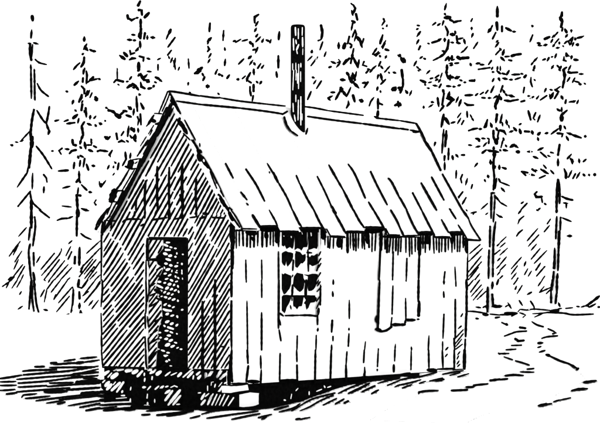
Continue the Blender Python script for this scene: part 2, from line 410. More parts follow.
# ---- side wall
sw = MB()
wt0, wt1 = side_t(280), side_t(320)
wz0, wz1 = side_z(300, 315.5), side_z(300, 226)
TOP = zr_near(0) + .02
def spz(t0, t1, z0, z1): sw.prism([P(t0, 0, z0), P(t1, 0, z0), P(t1, 0, z1), P(t0, 0, z1)], D2 * TH)
spz(TH, wt0, Z_SB, TOP); spz(0.0, TH - .001, Z_SB, Z_GB - .001); spz(wt1, LEN, Z_SB + .0, TOP); spz(wt0, wt1, Z_SB, wz0); spz(wt0, wt1, wz1, TOP)
W = [(200,210,"10 275,300 277,420;9 370,300 372,420;26 197,70 197,232;20 194,225 194,350;13 191,350 190,420"),
(200,280,"13 190,0 190,100;11 190,125 189,300 190,420;9 278,0 278,14;9 282,126 286,420;10 370,0 371,105;12 370,196 370,420;11 475,300 486,365;9 584,335 582,420"),
(200,350,"22 290,188 350,190;18 480,184 584,182;13 190,0 188,110 194,190;13 284,0 288,80;14 290,95 278,190;12 364,35 366,110;12 368,120 364,200;10 481,20 478,180;11 580,0 582,70;12 582,90 584,180;12 190,202 285,202;18 290,190 350,192;14 370,210 470,208;14 480,188 580,184"),
(300,280,"12 200,0 200,25;12 196,70 198,98;10 296,122 296,232;14 194,242 190,312;10 198,338 198,365;10 190,390 190,420;10 106,222 106,268;12 108,290 106,306;10 98,332 96,420;11 294,290 294,300;11 294,322 290,398;8 393,370 388,420;8 470,412 472,420;8 573,385 570,420"),
(300,350,"12 93,0 90,200;12 188,0 182,190;9 282,10 276,100;14 276,90 278,190;10 386,0 382,76;10 388,104 390,160;9 470,0 465,100;10 464,116 464,124;10 570,0 568,66;14 563,90 563,130;20 100,190 185,180;26 210,204 262,200;18 300,178 370,166;22 370,165 440,168;16 440,165 600,156;14 385,140 388,160;20 0,214 60,214"),
(400,210,"10 42,290 38,300;10 270,370 264,420;9 330,342 334,420;30 402,180 402,250;12 410,250 404,420"),
(400,280,"12 264,0 264,24;11 262,70 264,104;10 264,205 258,350;9 335,0 336,38;11 332,116 332,350;16 398,0 402,60;14 400,60 400,220;14 398,200 394,340;10 174,335 170,420;9 68,402 70,420;9 256,370 256,420;12 325,350 328,420;12 392,355 390,420;9 376,202 366,220;9 368,276 350,292;8 380,298 325,358;8 380,322 330,385;8 370,355 335,400;8 375,385 335,415;9 288,404 274,420"),
(400,350,"9 68,0 66,118;11 172,0 174,110;12 254,0 258,105;12 326,0 326,115;20 388,0 386,115;8 360,10 345,30;8 352,35 342,55;8 355,65 342,85;8 360,85 345,100;9 284,25 272,40;24 168,120 215,122;12 225,115 320,112;14 320,122 386,118;14 0,148 60,140;12 60,146 120,146"),
# eave shadow painted as ink strokes under the boards
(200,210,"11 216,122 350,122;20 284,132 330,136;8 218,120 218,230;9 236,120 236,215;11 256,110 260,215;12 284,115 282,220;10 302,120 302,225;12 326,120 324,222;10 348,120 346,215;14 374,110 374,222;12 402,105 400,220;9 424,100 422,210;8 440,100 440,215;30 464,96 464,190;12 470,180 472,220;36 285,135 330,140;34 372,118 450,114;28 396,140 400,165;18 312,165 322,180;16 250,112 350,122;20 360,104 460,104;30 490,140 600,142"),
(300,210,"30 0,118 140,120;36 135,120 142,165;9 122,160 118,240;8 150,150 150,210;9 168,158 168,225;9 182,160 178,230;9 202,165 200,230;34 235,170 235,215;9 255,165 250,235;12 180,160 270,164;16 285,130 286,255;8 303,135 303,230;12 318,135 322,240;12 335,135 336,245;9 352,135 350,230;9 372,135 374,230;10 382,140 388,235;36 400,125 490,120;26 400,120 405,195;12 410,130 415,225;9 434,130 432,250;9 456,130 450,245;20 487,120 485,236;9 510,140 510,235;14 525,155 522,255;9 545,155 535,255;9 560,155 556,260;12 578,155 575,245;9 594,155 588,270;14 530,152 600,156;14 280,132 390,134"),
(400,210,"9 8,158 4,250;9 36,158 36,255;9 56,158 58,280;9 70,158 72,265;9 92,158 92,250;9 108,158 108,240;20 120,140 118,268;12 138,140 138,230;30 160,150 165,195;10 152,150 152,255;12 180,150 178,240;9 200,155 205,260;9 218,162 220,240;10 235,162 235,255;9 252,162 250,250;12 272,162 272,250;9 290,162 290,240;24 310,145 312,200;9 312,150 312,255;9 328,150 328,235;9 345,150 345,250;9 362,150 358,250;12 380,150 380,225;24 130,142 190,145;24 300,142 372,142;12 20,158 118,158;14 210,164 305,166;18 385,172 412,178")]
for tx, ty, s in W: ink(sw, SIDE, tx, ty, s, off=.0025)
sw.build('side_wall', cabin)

# ---- rear walls
rw = MB()
rw.prism([P(LEN - .001, .083, Z_SB), P(LEN - .001, WID - .083, Z_SB), P(LEN - .001, WID - .083, zr_far(WID)), P(LEN - .001, RS, zr_near(RS)), P(LEN - .001, .083, zr_near(.083))], D1 * -TH)
for k in range(1, 8):
    q = .083 + k * .29
    rw.prism([P(LEN + .002, q, Z_SB + .1), P(LEN + .002, q + .012, Z_SB + .1), P(LEN + .002, q + .012, 2.2), P(LEN + .002, q, 2.2)], D1 * -.004, 1)
rw.build('rear_wall', cabin)
bw = MB()
bw.prism([P(.083, WID, Z_SB), P(LEN, WID, Z_SB), P(LEN, WID, zr_far(WID)), P(.083, WID, zr_far(WID))], D2 * -TH)
for k in range(1, 20):
    q = .083 + k * .32
    bw.prism([P(q, WID + .002, Z_SB + .1), P(q + .012, WID + .002, Z_SB + .1), P(q + .012, WID + .002, 2.3), P(q, WID + .002, 2.3)], D2 * -.004, 1)
bw.build('back_wall', cabin)

# ---- black skirt sheets standing in for the shade under the floor
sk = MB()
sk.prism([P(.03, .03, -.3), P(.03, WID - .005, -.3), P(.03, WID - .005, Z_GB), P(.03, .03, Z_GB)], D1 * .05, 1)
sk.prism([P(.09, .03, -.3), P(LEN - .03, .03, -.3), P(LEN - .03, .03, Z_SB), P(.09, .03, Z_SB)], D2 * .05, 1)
GS = Plane(P(.03, 0, 0), -D1); SS = Plane(P(0, .03, 0), -D2)
SK = [(98,365,"30 10,105 90,55;12 0,115 30,110;12 85,105 118,68;38 120,108 163,77;18 135,45 160,35;20 165,45 215,38;32 240,52 285,42;34 300,68 335,48;22 338,98 380,52;14 398,70 396,90;14 402,115 398,140;28 450,70 490,42;34 505,80 535,58;14 465,100 462,125;20 385,192 405,190;14 425,212 450,184;16 490,208 520,182;20 535,200 560,182;30 65,178 93,147;30 78,208 113,168;10 130,170 150,145;24 117,218 188,152;22 162,230 218,148;18 205,235 210,222;12 40,150 60,130;12 282,190 278,215;14 200,262 228,262;8 155,288 245,280;14 278,290 275,315;12 50,328 130,322 280,316;12 424,250 420,285;16 425,322 425,343;12 398,345 440,350;12 486,295 486,320;12 510,368 535,366"),
 (165,365,"14 155,105 240,30;14 3,93 45,60;11 52,88 100,66;24 112,97 138,70;22 195,106 238,60;14 240,120 245,92;20 272,83 298,60;24 284,116 306,92;30 342,116 350,74;26 367,108 412,42;26 447,103 490,32;24 472,118 538,62;16 5,188 25,182;12 50,192 80,178 105,188;10 365,180 365,220;8 395,175 398,148 415,145;12 425,190 432,165;9 460,185 488,150;18 460,232 490,187;14 510,158 525,150;24 4,242 40,218;24 2,303 63,222;28 30,340 128,217;22 70,340 132,264;14 100,338 125,336;12 285,240 305,238;22 312,293 338,247;22 312,340 343,302;12 345,270 375,245;22 367,338 400,262;14 380,300 412,248;14 402,343 445,252;10 432,346 475,257;14 467,343 510,252;12 497,350 545,264;14 542,348 588,280")]
BLK = [[(100.5,379.5),(126,379.5),(124.5,393),(106,393),(101,388)], [(159.5,388.5),(183,388),(180,407),(155,408.5)], [(197.5,391),(235,392.5),(235,407.5),(197.5,407.5)]]
blk_s = [[], [], []]
for tx, ty, s in SK:
    for wd, pts in parse(tx, ty, s, 8.571):
        mx_ = sum(q[0] for q in pts) / len(pts); my_ = sum(q[1] for q in pts) / len(pts)
        for k, b_ in enumerate(BLK):
            if inside(mx_, my_, b_): blk_s[k].append((wd, pts)); break
        else: ribbon(sk, GS, wd, pts, .004, 0, -.05)
ink(sk, SS, 200, 350, "12 368,345 376,345;10 505,300 513,302;7 545,292 550,265;7 575,245 588,230", off=.0025, mi=0)
ink(sk, SS, 300, 350, "9 55,250 55,268;8 100,248 130,236;9 145,215 150,225;7 165,225 185,218", off=.0025, mi=0)
sk.build('crawl_space_shade', cabin)

# ---- foundation blocks
def block(pl, polypx, depth, strokes, base_mi, off=.05, mi=0, extra=None):
    m = MB()
    q = Plane(pl.p + pl.n * off, pl.n)
    m.prism([q.hit(x, y) for x, y in polypx], -pl.n * depth, base_mi)
    for tx, ty, s in strokes: ink(m, q, tx, ty, s, off=.0025, mi=mi)
    m.build('foundation_block', cabin)
B = lambda tx, ty, s: [(tx + float(a.split(',')[0]) / 6, ty + float(a.split(',')[1]) / 6) for a in s.split()]
for k in range(3):
    m = MB(); q = Plane(GS.p + GS.n * .02, GS.n)
    m.prism([q.hit(x, y) for x, y in BLK[k]], -GS.n * .1, 1)
    for wd, pts in blk_s[k]: ribbon(m, q, wd, pts, .004, 0, -.05)
    m.build('foundation_block', cabin)
block(SIDE, B(200,350,"182,218 230,214 285,208 292,240 232,248 186,258"), .16, [(200,350,"9 180,214 235,210 288,204;9 184,262 235,254 292,246")], 0, off=.02, mi=1)
block(SIDE, B(200,350,"212,282 236,266 300,255 356,260 354,326 320,338 250,345 210,330"), .2, [(200,350,"9 212,338 250,348 320,342 358,328;10 210,278 236,262 300,250;9 358,262 358,326")], 0, off=.02, mi=1)

# ---- window
win = MB()
WP = Plane(P(0, .02, 0), -D2)
win.prism([P(wt0 + .002, .02, wz0 + .002), P(wt1 - .002, .02, wz0 + .002), P(wt1 - .002, .02, wz1 - .002), P(wt0 + .002, .02, wz1 - .002)], D2 * .03, 0)
wr = random.Random(9)
wobj = win.build('window', cabin)
gl = MB()
def spoly(tx, ty, s, k=12.0):
    gl_pts = [(tx + float(a.split(',')[0]) / k, ty + float(a.split(',')[1]) / k) for a in s.split()]
    me_pts = [WP.hit(x, y, .004) for x, y in gl_pts]
    from mathutils.geometry import tessellate_polygon
    tri = tessellate_polygon([me_pts])
    i = len(gl.v); gl.v += [tuple(v) for v in me_pts]
    for t in tri: gl.f.append(tuple(i + q for q in t)); gl.m.append(1)
    ribbon(gl, WP, .35, gl_pts + gl_pts[:1], .005)
for s in ["80,20 80,240 105,255 120,240 140,285 180,260 210,285 225,200 232,20","242,20 242,270 235,300 270,275 300,285 315,305 340,265 385,262 385,20","408,20 405,255 400,300 440,285 470,272 500,285 515,240 530,260 560,270 575,20"]: spoly(275,225,s)
for s in ["82,-15 80,70 118,130 136,50 150,138 178,105 205,60 215,-18 160,-30 130,-45 100,-30","245,-15 248,140 268,152 310,95 330,98 360,65 365,-10 330,5 318,-10 300,-32 255,-38","385,15 400,60 410,105 450,130 520,95 556,40 552,0 500,-10 470,12 440,5 420,30 410,20",
          "72,215 70,380 90,415 110,470 150,430 185,370 190,250 150,235 120,220 100,235","230,260 222,370 245,390 270,420 300,440 340,400 350,330 370,330 340,280 335,230 300,225 265,215 250,235","352,235 400,255 390,330 400,410 405,430 440,425 480,385 500,300 520,240 450,228 400,240"]: spoly(275,255,s)
for s in ["72,170 80,300 118,335 135,270 165,220 190,135 100,125","222,150 225,255 245,260 265,290 285,255 320,250 340,150 350,135 215,135","352,145 375,180 350,220 370,230 380,295 400,270 425,210 470,205 500,160 470,130 350,130"]: spoly(275,285,s)
inkS(gl, WP, 275, 225, 12, "10 250,318 300,330;22 385,330 440,335;16 395,300 400,400", .006)
inkS(gl, WP, 275, 255, 12, "20 222,60 214,185;22 400,50 402,195;14 215,240 205,265;26 375,300 372,480;12 215,430 205,480;22 215,390 205,500", .006)
inkS(gl, WP, 275, 285, 12, "22 212,0 205,130;24 368,0 365,130;12 100,130 480,130;14 185,245 195,290;12 205,150 205,190;14 470,150 500,190", .006)
inkS(gl, WP, 275, 225, 12, "14 102,108 108,135;16 145,98 155,130;16 192,98 196,150;12 430,80 436,130;7 318,80 330,110", .006, 0, 0)
gl.build('pane', wobj)
fr = MB()
f0, f1 = wt0 - .045, wt1 + .03
fr.prism([P(wt0, -.006, wz0), P(wt0 + .03, -.006, wz0), P(wt0 + .03, -.006, wz1), P(wt0, -.006, wz1)], D2 * .05)
fr.prism([P(wt1 - .03, -.006, wz0), P(wt1, -.006, wz0), P(wt1, -.006, wz1), P(wt1 - .03, -.006, wz1)], D2 * .05)
fr.prism([P(wt0, -.009, wz0 - .03), P(wt1, -.009, wz0 - .03), P(wt1, -.009, wz0), P(wt0, -.009, wz0)], D2 * .06)
FP = Plane(P(0, -.009, 0), -D2)
ink(fr, FP, 200, 210, "9 472,250 473,420", .003)
ink(fr, FP, 200, 280, "11 474,0 472,290;11 475,235 484,270;12 480,200 500,216;10 512,214 600,212", .003)
ink(fr, FP, 300, 210, "8 125,250 112,275;9 126,290 108,318;10 112,330 100,365;8 126,320 112,345;8 124,376 110,400", .003)
ink(fr, FP, 300, 280, "9 122,10 104,36;8 128,40 102,70;10 124,30 122,150;8 124,90 98,130;9 118,130 98,172;16 112,172 110,205;12 0,212 60,212 104,218;10 106,210 106,268;8 112,0 100,24", .003)
fr.build('window_frame', wobj)

# ---- shutter: boards closing a second opening
st = MB()
SH = Plane(P(0, -.015, 0), -D2)
for x0, x1, yb in ((378.6, 391.5, 331.0), (391.5, 405.8, 325.5), (405.8, 418.8, 320.5)):
    a, b = side_t(x0), side_t(x1)
    st.prism([SH.hit(x0, 236), SH.hit(x1 - .15, 236), SH.hit(x1 - .15, yb - 1.2), SH.hit(x0, yb)], D2 * .013)
for tx, ty, s in [(300,210,"20 487,130 485,240;12 482,240 478,330 474,420;9 560,250 556,420;9 510,156 510,235;14 525,156 522,255;9 545,156 535,255;9 560,156 556,260;12 578,156 575,245;9 594,156 588,270;14 500,160 600,163"),
 (400,210,"9 8,156 4,250;9 36,156 36,255;9 56,156 58,280;9 70,156 72,265;9 92,156 92,250;9 108,156 108,240;12 0,160 118,160"),  # short uprights along the top paint the eave shadow on the boards
 (300,280,"13 478,0 474,100 468,290;22 460,220 462,250;9 558,35 553,205;8 552,225 545,280;24 458,296 482,302;14 480,310 520,302 550,280;22 556,268 600,268"),
 (400,210,"10 42,290 38,420;18 118,230 116,270;13 116,270 112,420"),
 (400,280,"8 36,0 38,8;9 34,110 36,240;18 44,240 88,240;16 0,268 30,268;12 30,262 34,240;14 112,0 110,130;20 116,130 112,215;10 104,235 115,236")]:
    ink(st, SH, tx, ty, s, .004)
st.build('shutter', cabin)

# ---- roof
rf = MB()
def rp(t, s, lift=0):
    z = EZ + (s - ES) * (RZ - EZ) / (RS - ES)
    return P(t, s, z) + nr * lift
boards = [(-.05,259.5,229,0),(259.5,278,226.2,1),(278,300.5,231.3,0),(300.5,327,228,1),(327,346,236.3,0),(346,364.5,231.5,1),(364.5,386,227.6,1),(386,419.5,235.8,0),(419.5,433,231.8,1),(433,451,236.8,0),(451,463.5,231.8,1),(463.5,480,240.2,0)]
# far edge runs parallel to the gable; board joints on the roof plane run straight up the slope
def t_at_eave(px, y):
    return (ROOF.hit(px, y) - N0).dot(D1)
prev = -.05
tend = 6.57
for k, (a, b, y, up) in enumerate(boards):
    t0 = prev; t1 = t_at_eave(b, y) if k < len(boards) - 1 else 6.40
    mid = ((0 if k == 0 else a) + b) / 2 if k else 250
    se = (ROOF.hit(mid, y) - N0).dot(D2)
    # flare the joints a little so the last board meets the ridge end
    def tr(t): return -.05 + (t + .05) * (tend + .05) / (6.40 + .05)
    lift = .004 if up else 0
    rf.prism([rp(tr(t0), RS, lift - .03), rp(tr(t1), RS, lift - .03), rp(t1, se, lift - .03), rp(t0, se, lift - .03)], nr * .03, 0, 0 if k == 0 else 1)
    prev = t1
# far slope
def fp(t, s): return P(t, s, RZ - (s - RS) * (RZ - 2.5) / (2.45 - RS))
nf = (fp(1, RS) - fp(0, RS)).cross(fp(0, 2.45) - fp(0, RS)); nf.normalize()
if nf.z < 0: nf = -nf
q = -.045
k = 0
while q < 6.5:
    q1 = min(q + .42, 6.52); e = 2.45 + (.05 if k % 2 else 0)
    rf.prism([fp(q, RS) - nf * .03, fp(q1 - .01, RS) - nf * .03, fp(q1 - .01, e) - nf * .03, fp(q, e) - nf * .03], nf * .03, 0)
    rf.prism([fp(q1 - .01, RS + .3) - nf * .005, fp(q1, RS + .3) - nf * .005, fp(q1, 2.44) - nf * .005, fp(q1 - .01, 2.44) - nf * .005], nf * .002, 1)
    q = q1; k += 1
for tx, ty, s in [(200,140,"11 154,140 200,228;13 246,312 282,358;9 280,378 290,390;12 276,174 330,255 355,300 388,366;11 404,140 440,200;17 440,195 468,252;11 468,250 520,340 555,420;10 578,212 600,265;6 416,188 420,198"),
 (300,140,"12 0,262 40,345 84,420;10 104,218 150,310 190,400;14 190,398 206,420;14 174,150 225,240;12 225,240 260,300;14 260,300 320,420;12 290,145 330,205 392,348;11 424,188 465,275 524,388;12 530,230 550,250 600,350;12 412,372 440,418"),
 (400,140,"18 146,0 190,65;14 190,65 245,182;11 255,204 320,320 375,420;12 190,222 264,360;14 128,258 180,350 220,420;11 76,316 130,420;12 0,345 42,420;9 296,412 306,420"),
 (200,210,"16 316,30 358,98;10 416,0 455,70 465,98;13 556,0 600,90;9 250,112 340,114;12 362,96 458,96;9 480,126 590,128"),
 (300,210,"8 0,80 12,106;12 84,0 120,75 158,135;18 200,0 215,20;12 210,20 250,90 275,140;12 322,0 360,70 388,106;12 442,0 500,100 520,148;12 545,0 580,60 600,105;14 0,108 140,108;8 182,155 268,158;8 282,126 388,128;16 395,104 495,106;8 530,148 600,150"),
 (400,210,"12 40,0 80,90 115,148;12 0,105 22,152;12 130,0 170,80 208,152;12 250,58 292,134;12 302,0 336,52;14 376,0 412,50;9 412,50 430,95 485,180;11 350,90 400,168;8 20,154 116,152;10 125,130 190,131;8 210,160 300,160;12 296,132 374,132;9 395,172 430,178 485,182")]:
    ink(rf, ROOF, tx, ty, s, .010)
# ridge end edge
ro = rf.build('roof', cabin)
rc = MB()
# ridge cap board
RP = Plane(ROOF.p + nr * .016, nr)
rc.prism([rp(-.055, RS, .004), rp(tend + .01, RS, .004), rp(tend - .03, RS - .125, .004), rp(-.055, RS - .125, .004)], nr * .012, 0)
for tx, ty, s in [(100,70,"12 412,128 440,129 520,142 600,156;11 460,186 600,206"),
 (200,70,"11 0,154 90,166 120,165;10 120,166 240,186 400,204;9 400,204 512,216;12 0,206 240,228;11 240,228 400,248 500,264;12 495,266 524,248"),
 (300,70,"11 30,220 90,228 170,244;10 170,244 380,272;11 46,278 200,300 380,322;12 380,322 600,352;16 448,280 475,290;11 475,290 600,304"),
 (400,70,"15 98,322 115,350 150,420;11 0,304 95,320;12 0,350 50,358;12 62,360 110,370;12 80,372 112,372")]:
    ink(rc, RP, tx, ty, s, .005)
rc.build('ridge_cap', ro)
# bargeboards along both rakes of the gable
def rake(name, pts_px, strokes, whites=()):
    m = MB()
    m.prism([BARGE.hit(x, y) for x, y in pts_px], D1 * .004, 0)
    for tx, ty, s in strokes: ink(m, BARGE, tx, ty, s, .0025)
    for tx, ty, s in whites: ink(m, BARGE, tx, ty, s, .006, 0)
    m.build(name, ro)
LR = MB()
LRP = [(168.2, 92.5), (170.5, 100), (160, 124), (150, 143), (136, 171), (118, 206), (104, 229), (97, 232), (96, 229), (103, 214), (110, 198), (119, 184), (128, 165), (132, 158), (145, 137), (147, 124), (154, 113), (159, 111)]
LR.prism([BARGE.hit(x, y) for x, y in LRP], D1 * .004, 0)
inkS(LR, BARGE, 95, 90, 7.5, "11 545,10 525,60 480,168;9 562,20 535,90 503,160;22 583,90 553,150 523,205;19 530,200 490,270 425,415;8 575,50 600,100;8 440,265 400,330;9 385,350 340,420;9 470,285 380,420;10 445,175 500,178;20 440,190 400,255;26 450,235 420,225;12 385,272 420,232;22 510,195 490,245 455,255;8 590,130 560,200;9 430,300 410,340;14 540,130 520,165")
inkS(LR, BARGE, 90, 140, 4.23, "8 245,0 200,68;5 258,0 225,60;11 270,0 242,60 215,112;5 178,84 215,78;28 174,92 168,112;12 150,112 180,122;5 178,122 202,120;7 212,82 200,118;5 190,100 200,92;10 205,120 150,215 112,270;8 165,125 130,185 100,222;5 188,125 135,215;30 104,215 90,256;7 98,216 138,214;5 80,260 122,262;9 140,215 118,262;5 95,262 72,315;7 112,265 78,330;12 75,292 32,355;6 60,325 26,380;7 85,320 62,345")
for _pts in ([(151, 142), (137, 169), (119, 204), (105, 228)], [(166, 108), (151, 142)]):
    ribbon(LR, BARGE, 1.5, _pts, .003)
inkS(LR, BARGE, 90, 195, 8.46, "26 128,222 112,270 100,320;13 108,225 95,300;22 165,108 110,170 62,232;12 62,245 42,288;9 120,216 215,218", .003)
for _pts in ([(171.5, 103), (161, 125), (151.5, 143.5)], [(152, 143.5), (138.5, 170.5), (121, 204.5), (107, 228)]):
    ribbon(LR, BARGE, 1.7, _pts, .0035)
LR.build('bargeboard', ro)
rake('bargeboard', [(168.2, 92.5), (175, 104), (196, 146), (220, 190), (240.5, 228.5), (238, 229.5), (229, 220), (214, 192), (193, 152), (169.5, 101)],
 [(100,70,"11 414,130 450,196 482,262;10 426,165 470,250;22 428,182 445,205;30 470,305 500,340;26 495,335 520,378;10 508,300 545,370 572,420;18 478,290 470,310;9 500,380 540,420"),
  (100,140,"12 550,0 580,40 600,80;18 585,60 600,95;12 560,0 585,60;9 598,20 600,40;30 590,90 600,120"),
  (200,140,"24 0,95 25,130;20 20,130 50,165;10 18,100 50,155 80,210 142,340;9 60,190 100,290;8 95,250 130,320;24 112,330 150,395;18 150,390 170,420;9 175,405 192,420;14 0,60 8,74"),
  (200,210,"11 165,0 200,50 238,104;9 185,0 215,40 252,108;22 175,15 196,60")],
 [(200,140,"12 22,118 24,128;7 100,265 118,300;9 108,338 112,346")])

# ---- stovepipe
cxp = 297.9
pr = ROOF.hit(cxp, 124.5)
R = 7.3 * pr.y / F
C = Cyl(Vector((pr.x, pr.y, 0)), R)
pc = Vector((pr.x, pr.y, 0))
ztop = CAMH + (HY - 25.0) * pr.y / F
pp = MB()
NS = 28
prof = [(R, pr.z - .45), (R, ztop - .04), (R * .93, ztop - .012), (R * .8, ztop), (R * .8, ztop - .25)]
for (ra, za), (rb, zb) in zip(prof, prof[1:]):
    for k in range(NS):
        a0, a1 = 2 * math.pi * k / NS, 2 * math.pi * (k + 1) / NS
        pp.face([pc + Vector((ra * math.cos(a0), ra * math.sin(a0), za)), pc + Vector((ra * math.cos(a1), ra * math.sin(a1), za)),
                 pc + Vector((rb * math.cos(a1), rb * math.sin(a1), zb)), pc + Vector((rb * math.cos(a0), rb * math.sin(a0), zb))], 1)
pp.face([pc + Vector((R * .8 * math.cos(2 * math.pi * k / NS), R * .8 * math.sin(2 * math.pi * k / NS), ztop - .2)) for k in range(NS)], 1)
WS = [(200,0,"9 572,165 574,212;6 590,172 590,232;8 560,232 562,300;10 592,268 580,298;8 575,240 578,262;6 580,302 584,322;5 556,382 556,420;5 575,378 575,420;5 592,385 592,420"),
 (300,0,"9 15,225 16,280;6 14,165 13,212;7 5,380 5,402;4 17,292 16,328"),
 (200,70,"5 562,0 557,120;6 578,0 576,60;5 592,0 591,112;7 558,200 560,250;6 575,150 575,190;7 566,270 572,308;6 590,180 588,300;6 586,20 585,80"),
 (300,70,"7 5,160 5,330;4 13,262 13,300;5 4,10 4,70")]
for tx, ty, s in WS: ink(pp, C, tx, ty, s, .004, 0, gain=.0)  # white streaks painted as highlights on the black pipe
for k in range(14):   # the same painted highlight streaks on the far side
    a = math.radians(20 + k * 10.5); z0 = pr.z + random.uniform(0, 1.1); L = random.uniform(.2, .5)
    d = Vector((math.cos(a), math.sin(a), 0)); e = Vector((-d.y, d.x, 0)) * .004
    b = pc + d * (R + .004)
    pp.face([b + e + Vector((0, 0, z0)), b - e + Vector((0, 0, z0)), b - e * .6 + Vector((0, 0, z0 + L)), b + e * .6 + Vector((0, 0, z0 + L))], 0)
pipe = pp.build('stovepipe', cabin)
fl = MB()
RF = Plane(ROOF.p + nr * .0205, nr)
ax = D1; ay = (rp(0, RS) - rp(0, ES)).normalized()
c0 = pr + nr * .002
ring = []
for k in range(28):
    a = 2 * math.pi * k / 28
    ring.append(c0 + ax * math.cos(a) * (R + .075) + ay * math.sin(a) * (R + .17))
fl.prism(ring, nr * .018, 0)
ink(fl, RF, 200, 70, "14 506,282 520,330 545,365;11 545,365 586,394", .003)
ink(fl, RF, 300, 70, "12 46,350 36,384", .003)
fl.build('flashing', pipe)
# ================================================================== TREES AND UNDERGROWTH
T = {}
def add(tx, ty, key, s): T.setdefault(key, []).extend(parse(tx, ty, s))
add(0,0,'A',"20 193,98 196,120;12 190,182 186,226;8 170,260 182,260;9 203,257 228,264;14 180,265 181,320 188,360;7 196,268 191,330 188,355;8 212,357 235,376 278,387;8 184,390 186,420;5 205,415 206,420")
add(0,0,'B',"14 506,224 505,244;11 520,265 502,295;18 510,285 524,300;12 540,298 556,306;12 556,306 572,308;10 494,326 500,322;14 505,345 502,375 487,400;11 478,378 462,392 442,416;10 508,410 506,420")
add(100,0,'C',"14 241,8 228,34;16 232,60 250,62 252,88;17 293,78 268,104;16 165,92 168,112;14 168,108 190,122 208,112;9 218,108 228,106;14 244,118 244,162;16 246,172 242,215;20 236,205 242,228;12 270,198 264,232;10 284,215 284,234;15 308,224 326,226;11 192,208 208,210;12 166,238 188,240;12 202,242 212,242;13 240,250 242,280;15 238,286 216,304;15 120,334 148,354;18 145,318 162,336;15 180,305 184,325 206,318;12 178,358 192,350 212,350;14 238,338 262,345 260,364;14 284,350 296,354;22 232,380 232,418;9 346,358 362,350;9 348,388 348,420;6 103,410 104,420")
add(100,0,'D',"16 424,178 412,205;8 410,205 398,234;9 450,225 408,282;8 428,302 406,330;9 412,340 416,350;9 434,348 424,374;9 452,350 444,400;10 442,365 450,400 452,415;9 476,404 470,420")
add(100,0,'P1',"8 530,354 534,408")
add(100,0,'E',"10 585,418 600,410")
add(200,0,'E',"12 60,140 56,188;14 66,228 46,248;10 50,250 46,262;13 48,280 56,296 46,308;8 66,322 52,346;9 60,355 48,376;16 0,415 12,406")
add(200,0,'P2',"10 142,184 138,242;11 148,288 150,300;10 152,356 148,392;5 103,416 106,420")
add(200,0,'F',"14 350,88 328,102 328,135;10 348,130 334,154;10 338,170 328,188;10 346,206 336,220;9 362,222 336,250;11 380,235 372,252;9 200,248 212,244;8 214,254 244,236;10 254,246 284,238;9 398,240 420,250;9 426,238 420,256;14 300,252 306,262;11 316,262 318,278;12 346,286 330,318;11 318,300 330,296;14 292,350 306,338;9 262,354 232,384;9 316,362 298,388;12 324,378 330,388;9 364,382 346,410;9 382,392 370,408;9 322,414 326,420")
add(200,0,'P3',"13 476,192 472,236;13 470,336 470,405")
add(300,0,'G',"14 126,152 134,195 128,232;7 108,244 126,238;9 136,252 120,298;13 72,304 70,314;7 72,338 46,364;7 106,342 66,394;8 156,312 146,338")
add(300,0,'H',"6 306,20 316,30;13 320,30 332,50 318,78;10 310,64 316,90;14 336,84 344,118;14 312,126 328,134;9 316,140 308,180;8 330,180 314,222;9 332,180 338,205 326,245;9 296,218 286,262;20 270,262 262,288;14 232,258 232,288;14 300,262 312,272 304,284;20 345,225 362,245;14 358,240 372,282;9 382,232 374,260;9 322,292 304,380;14 316,320 312,345;14 320,345 345,400;9 354,360 348,405;18 280,362 262,384;12 296,350 280,366;10 232,358 242,368 224,376;9 240,378 220,402;10 188,370 212,380;12 175,404 186,400;11 384,370 376,390 400,398")
add(300,0,'I',"11 500,112 504,118;9 508,126 492,150;9 522,150 520,158;10 496,170 500,172;9 496,210 484,262;14 494,218 480,260;8 514,244 492,282;7 510,260 496,290;12 512,296 532,302;9 460,290 436,326;13 448,330 476,318;9 470,310 456,336;10 478,334 482,340;11 518,336 512,348;9 484,370 472,396;8 456,395 430,418;8 538,398 520,418;12 486,398 496,410;9 406,414 420,418")
add(300,0,'J',"14 590,332 600,336")
add(400,0,'J',"18 8,350 20,372;14 24,350 30,372;12 0,328 3,336")
add(400,0,'K',"10 104,152 116,154;9 100,176 108,172;10 122,190 102,218;10 112,240 100,262;10 122,276 112,298;8 120,350 134,340;10 142,350 152,354;9 98,368 84,394;8 100,400 112,410;7 112,412 124,420")
add(400,0,'L',"9 278,22 268,58;10 268,82 272,88;20 270,106 300,104;12 300,118 322,130;14 322,134 350,126;7 350,128 366,124;9 262,126 254,150;9 196,150 214,136;9 226,152 240,142;12 272,158 288,192 284,212;24 308,206 322,208;10 330,188 334,200;12 340,216 344,250;8 344,236 376,228;10 340,256 360,260;14 384,238 390,260;12 268,232 268,248;15 244,234 226,246;11 226,246 192,256;12 168,260 174,262;10 306,254 320,256;12 292,240 284,292 264,322;12 268,322 236,344;9 236,344 200,362;14 256,306 268,310;8 404,280 384,304;7 384,304 366,316;11 272,362 290,340;8 296,345 294,364;12 312,336 310,356;8 310,362 326,356;18 345,342 362,354;16 360,350 410,346;10 296,382 312,380;8 300,394 316,390;10 330,380 350,378;13 282,392 282,420")
add(400,0,'K2',"8 434,112 426,128;11 430,166 430,176;10 438,202 430,222;8 466,254 442,290;13 422,382 426,392")
add(400,0,'M',"16 584,42 584,98;16 580,135 584,178;17 545,172 530,192;10 554,154 548,166;9 574,196 556,232;9 586,245 578,252;9 592,256 572,282;7 600,300 574,328;9 548,364 532,386;11 458,382 478,378;10 482,388 502,388;8 470,416 540,406;8 556,404 550,416;9 586,400 584,418")
